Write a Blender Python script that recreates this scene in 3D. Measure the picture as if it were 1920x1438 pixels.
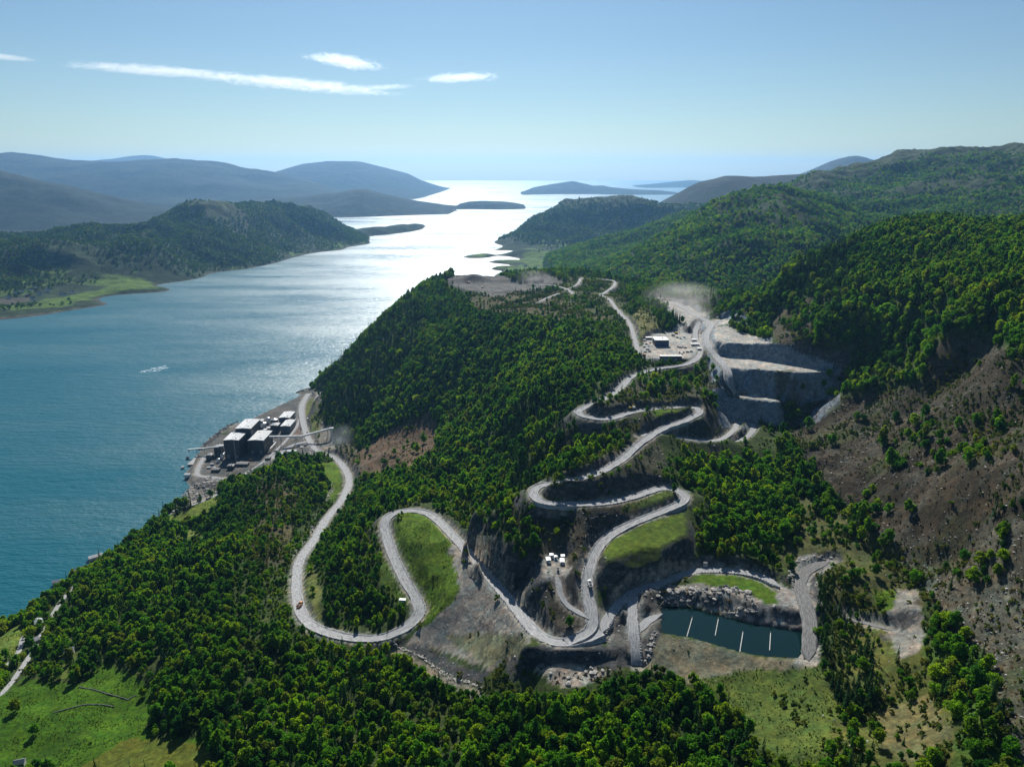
import bpy, bmesh, math, random
import numpy as np
from mathutils import Vector, Matrix

# ------------------------------------------------------------------ camera, sky, sun, exposure
for o in list(bpy.data.objects):
    bpy.data.objects.remove(o)
SC = bpy.context.scene
COL = SC.collection
R = math.radians
HC = 480.0                       # camera height above the fjord
FPX = 1371.0                     # focal length in pixels of the 1920 px wide photograph
TH = R(16.38)                    # downward pitch
cam_d = bpy.data.cameras.new('camera'); cam = bpy.data.objects.new('camera', cam_d); COL.objects.link(cam)
cam.location = (0, 0, HC); cam.rotation_euler = (R(90) - TH, 0, 0)
cam_d.sensor_width = 36; cam_d.lens = 36 * FPX / 1920; cam_d.clip_start = 1; cam_d.clip_end = 400000
SC.camera = cam

SUN_EL, SUN_AZ = 37.0, -4.0      # azimuth from +Y towards +X
W = bpy.data.worlds.new('World'); SC.world = W; W.use_nodes = True
wn = W.node_tree.nodes; wl = W.node_tree.links
bg = wn['Background']; bg.inputs['Strength'].default_value = 0.05
sky = wn.new('ShaderNodeTexSky'); sky.sky_type = 'NISHITA'; sky.sun_disc = False
sky.sun_elevation = R(SUN_EL); sky.sun_rotation = R(SUN_AZ)
sky.altitude = 300; sky.air_density = 1.0; sky.dust_density = 0.25; sky.ozone_density = 1.6
tint = wn.new('ShaderNodeMix'); tint.data_type = 'RGBA'; tint.blend_type = 'MULTIPLY'; tint.inputs[0].default_value = 1.0
tint.inputs[7].default_value = (0.84, 0.99, 1.07, 1)      # the photograph's cooler white balance
wl.new(sky.outputs[0], tint.inputs[6]); wl.new(tint.outputs[2], bg.inputs['Color'])
sun_d = bpy.data.lights.new('sun', 'SUN'); sun = bpy.data.objects.new('sun', sun_d); COL.objects.link(sun)
sun_d.energy = 5.0; sun_d.angle = R(0.53); sun_d.color = (1.0, 0.965, 0.90)
SD = Vector((math.sin(R(SUN_AZ)) * math.cos(R(SUN_EL)), math.cos(R(SUN_AZ)) * math.cos(R(SUN_EL)), math.sin(R(SUN_EL))))
sun.rotation_euler = (-SD).to_track_quat('-Z', 'Y').to_euler()
VS = SC.view_settings
VS.view_transform = 'Standard'; VS.look = 'None'; VS.gamma = 1.0; VS.exposure = 0.46
CY = SC.cycles
CY.use_denoising = True
CY.max_bounces = 6; CY.diffuse_bounces = 3; CY.glossy_bounces = 2; CY.transmission_bounces = 3
CY.volume_bounces = 0; CY.transparent_max_bounces = 6
CY.sample_clamp_indirect = 4.0; CY.sample_clamp_direct = 12.0
CY.caustics_reflective = False; CY.caustics_refractive = False

random.seed(7); RNG = np.random.default_rng(11)

# ------------------------------------------------------------------ pixel <-> world
_c, _s = math.cos(TH), math.sin(TH)
def ray(px, py):
    cx = (px - 960) / FPX; cy = (719 - py) / FPX
    return cx, _c + _s * cy, -_s + _c * cy
def P(px, py, z):
    a, b, c = ray(px, py); t = (z - HC) / c
    return (a * t, b * t, z)
def PY(px, py, Y):
    a, b, c = ray(px, py); t = Y / b
    return (a * t, Y, HC + c * t)
def proj(x, y, z):
    dz = z - HC; dep = y * _c - dz * _s; v = y * _s + dz * _c
    dep = np.maximum(dep, 1.0)
    return 960 + FPX * x / dep, 719 - FPX * v / dep

# ------------------------------------------------------------------ noise
def _hash(ix, iy, seed):
    h = (ix.astype(np.int64) * 374761393 + iy.astype(np.int64) * 668265263 + seed * 974634777) & 0xFFFFFFFF
    h = ((h ^ (h >> 13)) * 1274126177) & 0xFFFFFFFF
    h = (h ^ (h >> 16)) & 0xFFFFFFFF
    return h / 4294967295.0
def vnoise(x, y, seed=0):
    x0 = np.floor(x); y0 = np.floor(y); fx = x - x0; fy = y - y0
    fx = fx * fx * (3 - 2 * fx); fy = fy * fy * (3 - 2 * fy)
    a = _hash(x0, y0, seed); b = _hash(x0 + 1, y0, seed); c = _hash(x0, y0 + 1, seed); d = _hash(x0 + 1, y0 + 1, seed)
    return (a + (b - a) * fx) * (1 - fy) + (c + (d - c) * fx) * fy
def fbm(x, y, scale, octv=4, seed=0, gain=0.5):
    s = 0; a = 1; t = 0; x = x / scale; y = y / scale
    for o in range(octv):
        s = s + a * (vnoise(x, y, seed + o * 17) * 2 - 1); t += a; a *= gain; x = x * 2.03 + 7.1; y = y * 2.03 + 3.7
    return s / t
def ridged(x, y, scale, octv=4, seed=0):
    s = 0; a = 1; t = 0; x = x / scale; y = y / scale
    for o in range(octv):
        s = s + a * (1 - np.abs(vnoise(x, y, seed + o * 13) * 2 - 1) * 2); t += a; a *= 0.5; x = x * 2.03 + 5.1; y = y * 2.03 + 9.7
    return s / t

# ------------------------------------------------------------------ materials
def new_mat(name):
    m = bpy.data.materials.new(name); m.use_nodes = True
    nt = m.node_tree; nt.nodes.clear()
    out = nt.nodes.new('ShaderNodeOutputMaterial')
    return m, nt, out
def N(nt, t, **kw):
    n = nt.nodes.new(t)
    for k, v in kw.items():
        if k in n.inputs: n.inputs[k].default_value = v
        else: setattr(n, k, v)
    return n
def noise_node(nt, scale, detail=4, rough=0.6, coord=None, stretch=None):
    tc = N(nt, 'ShaderNodeNewGeometry')
    mp = N(nt, 'ShaderNodeMapping'); mp.inputs['Scale'].default_value = stretch or (1, 1, 1)
    nt.links.new(tc.outputs['Position'] if coord is None else coord, mp.inputs['Vector'])
    n = N(nt, 'ShaderNodeTexNoise', Scale=scale, Detail=detail, Roughness=rough)
    nt.links.new(mp.outputs[0], n.inputs['Vector'])
    return n.outputs['Fac']
def ramp(nt, fac, stops):
    r = N(nt, 'ShaderNodeValToRGB'); e = r.color_ramp.elements
    while len(e) < len(stops): e.new(0.5)
    for q, (p, c) in zip(e, stops):
        q.position = p; q.color = (*c, 1) if len(c) == 3 else c
    nt.links.new(fac, r.inputs['Fac']); return r.outputs['Color']
def mixc(nt, a, b, fac, blend='MIX'):
    m = N(nt, 'ShaderNodeMix'); m.data_type = 'RGBA'; m.blend_type = blend
    for s, v in ((m.inputs[6], a), (m.inputs[7], b)):
        if isinstance(v, tuple): s.default_value = (*v, 1)
        else: nt.links.new(v, s)
    if isinstance(fac, (int, float)): m.inputs[0].default_value = fac
    else: nt.links.new(fac, m.inputs[0])
    return m.outputs[2]
def bump(nt, h, strength, dist):
    b = N(nt, 'ShaderNodeBump', Strength=strength, Distance=dist); nt.links.new(h, b.inputs['Height']); return b.outputs['Normal']
def bsdf(nt, out, color, rough=0.8, normal=None, spec=0.25, metallic=0.0):
    b = N(nt, 'ShaderNodeBsdfPrincipled', Roughness=rough, Metallic=metallic)
    b.inputs['Specular IOR Level'].default_value = spec
    if isinstance(color, tuple): b.inputs['Base Color'].default_value = (*color, 1)
    else: nt.links.new(color, b.inputs['Base Color'])
    if normal is not None: nt.links.new(normal, b.inputs['Normal'])
    nt.links.new(b.outputs[0], out.inputs['Surface']); return b
def plain(name, c, rough=0.7, var=0.25, scale=0.6, metallic=0.0, spec=0.3, bumpd=0.0):
    m, nt, out = new_mat(name)
    f = noise_node(nt, scale, 5)
    lo = tuple(v * (1 - var) for v in c); hi = tuple(min(1, v * (1 + var)) for v in c)
    col = ramp(nt, f, [(0.3, lo), (0.7, hi)])
    nm = bump(nt, noise_node(nt, scale * 3, 3), 0.4, bumpd) if bumpd else None
    bsdf(nt, out, col, rough, nm, spec, metallic); return m
def leafy(name, c1, c2, c3, trans=0.35, c4=None):
    m, nt, out = new_mat(name)
    oi = N(nt, 'ShaderNodeObjectInfo')
    col = ramp(nt, oi.outputs['Random'], [(0.0, c1), (0.42, c2), (0.86, c3), (1.0, c4 or c3)])
    f = noise_node(nt, 0.012, 3)
    col = mixc(nt, col, ramp(nt, f, [(0.36, (0.52, 0.68, 0.72)), (0.64, (1.65, 1.5, 0.85))]), 0.85, 'MULTIPLY')
    f2 = noise_node(nt, 0.9, 2)
    col = mixc(nt, col, ramp(nt, f2, [(0.3, (0.6, 0.65, 0.6)), (0.7, (1.35, 1.3, 1.1))]), 0.8, 'MULTIPLY')
    d = N(nt, 'ShaderNodeBsdfDiffuse'); t = N(nt, 'ShaderNodeBsdfTranslucent'); mx = N(nt, 'ShaderNodeMixShader'); mx.inputs[0].default_value = trans
    nt.links.new(col, d.inputs[0])
    tcol = mixc(nt, col, (1.5, 1.45, 0.6), 0.7, 'MULTIPLY')
    nt.links.new(tcol, t.inputs[0])
    nt.links.new(d.outputs[0], mx.inputs[1]); nt.links.new(t.outputs[0], mx.inputs[2])
    nt.links.new(mx.outputs[0], out.inputs['Surface']); return m

M = {}
M['leaf'] = leafy('leaf', (0.030, 0.110, 0.024), (0.074, 0.205, 0.020), (0.165, 0.265, 0.020), 0.55, (0.135, 0.175, 0.035))
M['farleaf'] = leafy('farleaf', (0.024, 0.080, 0.020), (0.050, 0.125, 0.020), (0.105, 0.155, 0.020), 0.4)
M['needle'] = leafy('needle', (0.014, 0.045, 0.020), (0.022, 0.062, 0.022), (0.034, 0.080, 0.024), 0.25)
M['shrub'] = leafy('shrub', (0.040, 0.085, 0.020), (0.075, 0.125, 0.024), (0.120, 0.135, 0.032), 0.4)
M['deadwood'] = plain('deadwood', (0.30, 0.27, 0.23), 0.9, 0.3, 0.8)
M['brush'] = leafy('brush', (0.050, 0.038, 0.026), (0.085, 0.062, 0.040), (0.13, 0.10, 0.07), 0.1)
M['bark'] = plain('bark', (0.09, 0.07, 0.05), 0.9)

# ground: colour from the zones of the land, grain from noise
def ground_mat(name, attr=True, flat=None, fine=0.35, bd=0.5):
    m, nt, out = new_mat(name)
    if attr:
        a = N(nt, 'ShaderNodeAttribute'); a.attribute_name = 'zone'; col = a.outputs['Color']
    else: col = ramp(nt, noise_node(nt, 0.004, 5), flat)
    n1 = noise_node(nt, 0.03, 6, 0.65); n2 = noise_node(nt, fine, 8, 0.8)
    col = mixc(nt, col, ramp(nt, n1, [(0.3, (0.6, 0.62, 0.66)), (0.7, (1.3, 1.25, 1.2))]), 0.85, 'MULTIPLY')
    col = mixc(nt, col, ramp(nt, n2, [(0.34, (0.3, 0.3, 0.32)), (0.5, (0.95, 0.95, 0.95)), (0.66, (1.9, 1.85, 1.75))]), 0.8, 'MULTIPLY')
    if attr:
        ra = N(nt, 'ShaderNodeAttribute'); ra.attribute_name = 'rocky'
        ge = N(nt, 'ShaderNodeNewGeometry'); mp = N(nt, 'ShaderNodeMapping'); mp.inputs['Scale'].default_value = (0.16, 0.16, 0.30); nt.links.new(ge.outputs['Position'], mp.inputs['Vector'])
        nd = N(nt, 'ShaderNodeTexNoise', Scale=2.0, Detail=4.0); nt.links.new(mp.outputs[0], nd.inputs['Vector'])
        wm = N(nt, 'ShaderNodeVectorMath', operation='MULTIPLY_ADD'); wm.inputs[1].default_value = (0.7, 0.7, 0.7); nt.links.new(nd.outputs['Color'], wm.inputs[0]); nt.links.new(mp.outputs[0], wm.inputs[2])
        vo = N(nt, 'ShaderNodeTexVoronoi', Scale=1.0); nt.links.new(wm.outputs[0], vo.inputs['Vector'])
        vd = N(nt, 'ShaderNodeTexVoronoi', Scale=1.0); vd.feature = 'DISTANCE_TO_EDGE'; nt.links.new(wm.outputs[0], vd.inputs['Vector'])
        sx_ = N(nt, 'ShaderNodeSeparateColor'); nt.links.new(vo.outputs['Color'], sx_.inputs[0])
        rc = mixc(nt, ramp(nt, sx_.outputs[0], [(0.0, (0.55, 0.56, 0.6)), (1.0, (1.45, 1.42, 1.38))]), ramp(nt, vd.outputs['Distance'], [(0.0, (0.25, 0.25, 0.27)), (0.06, (1, 1, 1))]), 1.0, 'MULTIPLY')
        mk = N(nt, 'ShaderNodeMath', operation='MULTIPLY'); mk.inputs[1].default_value = 0.85; nt.links.new(ra.outputs['Fac'], mk.inputs[0])
        col = mixc(nt, col, rc, mk.outputs[0], 'MULTIPLY')
    n3 = noise_node(nt, 0.085 if attr else 0.01, 5, 0.7)
    col = mixc(nt, col, ramp(nt, n3, [(0.35, (0.72, 0.92, 0.95)), (0.65, (1.32, 1.08, 0.9))]), 0.8, 'MULTIPLY')
    bsdf(nt, out, col, 0.95, bump(nt, n2, 0.8, bd), 0.1)
    return m
M['ground'] = ground_mat('ground', fine=0.22, bd=1.6)

def gravel_mat(name, c):
    m, nt, out = new_mat(name)
    a = N(nt, 'ShaderNodeAttribute'); a.attribute_name = 'uvw'
    sep = N(nt, 'ShaderNodeSeparateXYZ'); nt.links.new(a.outputs['Vector'], sep.inputs[0])
    # wheel tracks: darker/lighter bands across the width, broken by noise
    cb = N(nt, 'ShaderNodeCombineXYZ')
    mu = N(nt, 'ShaderNodeMath', operation='MULTIPLY'); mu.inputs[1].default_value = 0.03
    nt.links.new(sep.outputs[1], mu.inputs[0]); nt.links.new(sep.outputs[0], cb.inputs[0]); nt.links.new(mu.outputs[0], cb.inputs[1])
    tr = noise_node(nt, 5.0, 4, 0.6, coord=cb.outputs[0])
    g = noise_node(nt, 0.5, 6, 0.7)
    col = ramp(nt, tr, [(0.32, tuple(v * 0.5 for v in c)), (0.52, c), (0.7, tuple(v * 1.3 for v in c))])
    col = mixc(nt, col, ramp(nt, g, [(0.3, (0.72, 0.72, 0.72)), (0.7, (1.2, 1.2, 1.2))]), 0.8, 'MULTIPLY')
    bsdf(nt, out, col, 0.9, bump(nt, g, 0.5, 0.3), 0.15)
    return m
M['gravel'] = gravel_mat('gravel', (0.33, 0.332, 0.33))
M['gravel_dark'] = gravel_mat('gravel_dark', (0.19, 0.187, 0.18))
M['asphalt'] = gravel_mat('asphalt', (0.17, 0.17, 0.17))
# ------------------------------------------------------------------ mesh helpers
def tag(o, label=None, cat=None, group=None, kind=None):
    if label: o['label'] = label
    if cat: o['category'] = cat
    if group: o['group'] = group
    if kind: o['kind'] = kind
    return o
def np_mesh(name, V, F, mats=(), smooth=False, mi=None):
    """V (n,3), F (m,k) all faces with k corners"""
    V = np.asarray(V, np.float32); F = np.asarray(F, np.int32)
    me = bpy.data.meshes.new(name); m, k = F.shape
    me.vertices.add(len(V)); me.vertices.foreach_set('co', V.ravel())
    me.loops.add(m * k); me.loops.foreach_set('vertex_index', F.ravel())
    me.polygons.add(m); me.polygons.foreach_set('loop_start', np.arange(0, m * k, k, dtype=np.int32))
    if smooth: me.polygons.foreach_set('use_smooth', np.ones(m, bool))
    for q in mats: me.materials.append(q)
    if mi is not None: me.polygons.foreach_set('material_index', np.asarray(mi, np.int32))
    me.update(calc_edges=True); me.validate()
    return me
def link(name, me, parent=None, loc=None, rz=None):
    o = bpy.data.objects.new(name, me); COL.objects.link(o)
    if parent: o.parent = parent
    if loc is not None: o.location = loc
    if rz is not None: o.rotation_euler = (0, 0, rz)
    return o
def empty(name, loc, rz=0):
    o = link(name, None, None, loc, rz); o.empty_display_size = 1; return o
def add_attr(me, name, typ, arr):
    a = me.attributes.new(name, typ, 'POINT')
    a.data.foreach_set({'FLOAT': 'value', 'INT': 'value', 'FLOAT_VECTOR': 'vector', 'FLOAT_COLOR': 'color'}[typ], np.ascontiguousarray(arr, np.int32 if typ == 'INT' else np.float32).ravel())

# ------------------------------------------------------------------ height fields
class HF:
    def __init__(self, xs, ys, ctrl, coarse=18.0, lam=1e-5):
        self.xs = xs; self.ys = ys
        C = np.array(ctrl, float); S = 1000.0
        p = C[:, :2] / S; n = len(p)
        d2 = ((p[:, None] - p[None]) ** 2).sum(-1)
        K = np.where(d2 > 0, d2 * np.log(np.maximum(d2, 1e-20)) * 0.5, 0) + np.eye(n) * lam
        Q = np.hstack([np.ones((n, 1)), p]); A = np.zeros((n + 3, n + 3)); A[:n, :n] = K; A[:n, n:] = Q; A[n:, :n] = Q.T
        w = np.linalg.solve(A, np.concatenate([C[:, 2], [0, 0, 0]]))
        cx = np.linspace(xs[0], xs[-1], int((xs[-1] - xs[0]) / coarse) + 2); cy = np.linspace(ys[0], ys[-1], int((ys[-1] - ys[0]) / coarse) + 2)
        gx, gy = np.meshgrid(cx / S, cy / S); q = np.stack([gx.ravel(), gy.ravel()], 1); o = np.empty(len(q))
        for i in range(0, len(q), 20000):
            b = q[i:i + 20000]; r2 = ((b[:, None] - p[None]) ** 2).sum(-1)
            o[i:i + 20000] = (r2 * np.log(np.maximum(r2, 1e-20)) * 0.5) @ w[:n] + w[n] + b @ w[n + 1:]
        cz = o.reshape(gx.shape)
        # coarse grid -> fine grid (cubic along each axis)
        def interp(z, c, f):
            t = (f - c[0]) / (c[1] - c[0]); i = np.clip(np.floor(t).astype(int), 0, len(c) - 2); u = (t - i)[:, None]
            g = lambda k: z[np.clip(i + k, 0, len(c) - 1)]
            p0, p1, p2, p3 = g(-1), g(0), g(1), g(2)
            return p1 + 0.5 * u * (p2 - p0 + u * (2 * p0 - 5 * p1 + 4 * p2 - p3 + u * (3 * (p1 - p2) + p3 - p0)))
        z = interp(cz, cy, ys)
        self.Z = interp(np.ascontiguousarray(z.T), cx, xs).T.copy()
        self.X, self.Y = np.meshgrid(xs, ys)
    def at(self, x, y):
        x = np.asarray(x, float); y = np.asarray(y, float)
        i = np.clip(np.searchsorted(self.xs, x) - 1, 0, len(self.xs) - 2); j = np.clip(np.searchsorted(self.ys, y) - 1, 0, len(self.ys) - 2)
        u = np.clip((x - self.xs[i]) / (self.xs[i + 1] - self.xs[i]), 0, 1); v = np.clip((y - self.ys[j]) / (self.ys[j + 1] - self.ys[j]), 0, 1)
        Z = self.Z
        return (Z[j, i] * (1 - u) + Z[j, i + 1] * u) * (1 - v) + (Z[j + 1, i] * (1 - u) + Z[j + 1, i + 1] * u) * v
    def field(self, A, x, y):
        i = np.clip(np.searchsorted(self.xs, x) - 1, 0, len(self.xs) - 2); j = np.clip(np.searchsorted(self.ys, y) - 1, 0, len(self.ys) - 2)
        return A[j, i]
    def slope(self):
        gy = np.gradient(self.Z, self.ys, axis=0); gx = np.gradient(self.Z, self.xs, axis=1); return np.hypot(gx, gy)
    def mesh(self, name, mat, zone=None, keep=None):
        ny, nx = self.Z.shape
        V = np.stack([self.X, self.Y, self.Z], -1).reshape(-1, 3)
        idx = np.arange(ny * nx).reshape(ny, nx)
        F = np.stack([idx[:-1, :-1], idx[:-1, 1:], idx[1:, 1:], idx[1:, :-1]], -1).reshape(-1, 4)
        if keep is not None:
            k = keep.ravel(); F = F[k[F].any(1)]
            used = np.unique(F); re = np.full(len(V), -1); re[used] = np.arange(len(used)); V = V[used]; F = re[F]
            if zone is not None: zone = zone.reshape(-1, 3)[used]
        me = np_mesh(name, V, F, [mat], smooth=True)
        if zone is not None:
            z = zone.reshape(-1, 3); add_attr(me, 'zone', 'FLOAT_COLOR', np.hstack([z, np.ones((len(z), 1))]))
        return link(name, me)

def inpoly(px, py, poly):
    r = np.zeros(np.shape(px), bool); n = len(poly)
    for k in range(n):
        x0, y0 = poly[k]; x1, y1 = poly[(k + 1) % n]
        if y0 == y1: continue
        c = ((y0 > py) != (y1 > py)) & (px < (x1 - x0) * (py - y0) / (y1 - y0) + x0); r ^= c
    return r
def polydist(x, y, poly):
    """distance outside a polygon (0 inside), and inside flag"""
    d = np.full(np.shape(x), 1e9); n = len(poly)
    for k in range(n):
        x0, y0 = poly[k]; x1, y1 = poly[(k + 1) % n]; dx, dy = x1 - x0, y1 - y0
        t = np.clip(((x - x0) * dx + (y - y0) * dy) / (dx * dx + dy * dy + 1e-9), 0, 1)
        d = np.minimum(d, np.hypot(x - x0 - t * dx, y - y0 - t * dy))
    ins = inpoly(x, y, poly)
    return np.where(ins, 0, d), ins

# ------------------------------------------------------------------ roads: (px, py, z) on the photograph, width in metres
ROADS = {
 'haul': (10.0, 'gravel', [(578,738,5),(566,760,6),(566,782,7),(572,806,9),(580,826,12),(596,846,16),(626,857,20),(647,880,25),(654,905,30),(640,938,38),(610,975,46),(590,1010,53),(563,1048,61),(556,1085,67),(560,1135,75),(582,1170,81),(635,1191,87),(700,1197,92),(752,1181,96),(785,1152,100),(782,1125,103),(760,1088,107),(738,1043,111),(724,1000,115),(722,978,118),(737,963,120),(768,957,121),(802,963,122),(832,986,124),(900,1060,129),(960,1130,134),(1000,1180,138),(1040,1203,141),(1090,1199,143),(1128,1184,145)]),
 'climb': (9.0, 'gravel', [(1062,1204,142.2),(1105,1182,145),(1109,1150,149),(1101,1110,154),(1104,1070,160),(1118,1033,165),(1145,1003,169),(1196,977,173),(1246,957,176),(1276,943,178),(1284,931,179),(1268,919,180),(1236,916,181),(1190,931,182),(1130,943,184),(1062,946,187),(1018,941,189),(1000,926,190),(1012,911,191),(1052,905,193),(1110,891,196),(1162,864,199),(1202,830,203),(1242,804,206),(1288,787,209),(1311,773,211),(1298,764,212),(1250,766,213),(1192,772,215),(1142,785,216),(1102,782,217),(1084,773,218),(1094,765,219),(1128,751,221),(1160,730,223),(1186,706,225),(1232,692,227),(1280,685,228),(1306,672,229),(1313,655,230),(1303,635,231),(1306,612,234),(1318,598,238)]),
 'top': (9.0, 'gravel', [(1222,563,241),(1262,568,241),(1287,580,240),(1303,592,239),(1322,600,240),(1333,609,242),(1324,627,245),(1327,648,243),(1343,668,237),(1362,690,234),(1368,712,225),(1380,738,209)]),
 'pond': (7.0, 'gravel', [(1128,1186,144.6),(1146,1150,147),(1176,1117,150),(1202,1104,151),(1240,1092,152),(1285,1076,153),(1320,1069,154),(1380,1071,155),(1430,1082,156),(1462,1100,156)]),
 'spur': (7.0, 'gravel', [(1186,1112,150.2),(1187,1150,147.5),(1190,1185,145),(1193,1225,139),(1195,1248,134)]),
 'spur2': (6.0, 'gravel', [(1195,1188,144.6),(1213,1165,146),(1242,1150,146.5)]),
 'service': (5.5, 'gravel', [(1124,524,243),(1148,526,243),(1152,535,242),(1134,549,240),(1126,553,240),(1143,562,238),(1158,582,236),(1180,606,234),(1190,636,232),(1199,662,230.5),(1215,668,230)]),
 'path': (4.5, 'gravel', [(1010,566,233),(1040,553,235),(1062,549,236),(1074,551,236),(1060,541,238),(1035,535,239),(1000,535,239)]),
 'path2': (4.5, 'gravel', [(1068,540,238),(1082,534,241),(1089,522,244)]),
 'cabins': (4.5, 'gravel', [(1104,1160,148),(1085,1148,148.5),(1065,1135,150),(1052,1115,153),(1046,1090,157),(1044,1076,159)]),
 'bench_link': (6.0, 'gravel', [(1200,818,204),(1232,812,203),(1270,820,198),(1310,825,193),(1350,824,188),(1376,806,185),(1385,792,184),(1408,795,182),(1412,806,181),(1396,822,180),(1370,830,181)]),
 'shore': (5.5, 'gravel', [(592,752,6),(600,735,6)]),
 'coast': (4.2, 'gravel', [(-60,1330,40),(0,1302,37),(36,1258,31),(62,1218,26),(82,1180,21),(120,1120,17),(165,1080,14),(240,1035,11),(320,962,9),(362,946,7),(402,930,6),(440,902,6),(480,876,6),(520,842,6),(552,806,6),(566,775,6)]),
 'farm': (4.0, 'gravel', [(-30,1258,31),(10,1248,29),(34,1222,25),(44,1190,21)]),
 'plant': (8.0, 'gravel', [(577,828,12),(548,835,9),(520,852,6.5),(490,872,5.5),(462,888,5)]),
 'quay': (6.0, 'gravel', [(455,890,4.6),(425,897,4.4),(392,894,4.2),(370,890,4.0),(374,872,3.8),(384,855,3.8)]),
 'track': (4.0, 'gravel_dark', [(1576,1152,157),(1605,1163,159),(1640,1172,161),(1672,1182,163)]),
 'inlet': (8.0, 'gravel_dark', [(1556,1052,163),(1520,1066,160),(1502,1090,158),(1512,1130,157),(1520,1165,155),(1519,1200,153),(1516,1238,150)]),
}
def catmull(pts, step):
    p = [np.array(q, float) for q in pts]; p = [2 * p[0] - p[1]] + p + [2 * p[-1] - p[-2]]; out = []
    for i in range(1, len(p) - 2):
        a, b, c, d = p[i - 1:i + 3]; n = max(2, int(np.linalg.norm(c - b) / step))
        for k in range(n):
            t = k / n; out.append(b + 0.5 * t * (c - a + t * (2 * a - 5 * b + 4 * c - d + t * (3 * (b - c) + d - a))))
    out.append(p[-2]); return np.array(out)
RP = {k: catmull([P(*q) for q in pts], 3.0) for k, (w, m, pts) in ROADS.items()}
RW = {k: v[0] for k, v in ROADS.items()}

# ------------------------------------------------------------------ flat platforms: polygon on the photograph at height z, fill slope, cut slope
PLATS = [
 # quarry benches, top to bottom
 ([(1332,612),(1350,606),(1395,632),(1442,642),(1440,646),(1388,644),(1345,640),(1328,628)], 251.5, 2.4, 1.6),
 ([(1345,668),(1400,671),(1480,683),(1566,698),(1500,699),(1420,693),(1362,691)], 234.5, 2.4, 1.6),
 ([(1375,735),(1400,740),(1462,750),(1456,754),(1400,748),(1362,743)], 207.5, 1.9, 1.5),
 ([(1312,596),(1360,598),(1402,602),(1396,607),(1345,605)], 243, 2.0, 1.5),
 # workshop yard
 ([(1197,660),(1206,640),(1228,625),(1262,622),(1300,612),(1316,632),(1316,655),(1292,672),(1205,672)], 230, 1.4, 1.3),
 # dust junction
 ([(1262,575),(1290,572),(1322,596),(1310,606),(1290,612),(1285,592)], 239.5, 1.4, 1.3),
 # grassed platform over the big embankment
 ([(1132,1040),(1152,1010),(1205,985),(1282,955),(1293,985),(1288,1003),(1230,1033),(1140,1052)], 174, 1.15, 1.2),
 # pond shelf
 ([(1300,1072),(1400,1072),(1462,1088),(1500,1112),(1506,1150),(1502,1186),(1420,1158),(1400,1120),(1300,1092)], 154.5, 0.75, 1.3),
 # front retaining edge
 ([(985,1190),(1010,1192),(1060,1212),(1130,1192),(1172,1170),(1182,1214),(1120,1222),(1040,1220),(985,1212)], 142, 2.2, 1.2),
 # cabin pad
 ([(1022,1080),(1028,1045),(1045,1040),(1062,1046),(1062,1075),(1046,1085)], 160, 1.0, 0.6),
 # plant ground
 ([(352,892),(372,850),(440,800),(525,760),(578,735),(590,745),(572,800),(540,840),(470,880),(415,905),(372,912)], 3.8, 0.9, 1.6),
 # hilltop mine
 ([(848,535),(870,522),(930,522),(968,533),(1020,530),(1000,540),(940,547),(880,545)], 231, 1.0, 0.4),
]
PLATS_W = [([P(x, y, z)[:2] for x, y in poly], z, kf, kc) for poly, z, kf, kc in PLATS]
POND = [(1244,1138),(1290,1140),(1400,1168),(1512,1188),(1497,1234),(1420,1229),(1378,1219),(1300,1196),(1240,1186)]
POND_Z = 144.0
POND_W = [P(x, y, POND_Z)[:2] for x, y in POND]

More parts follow.
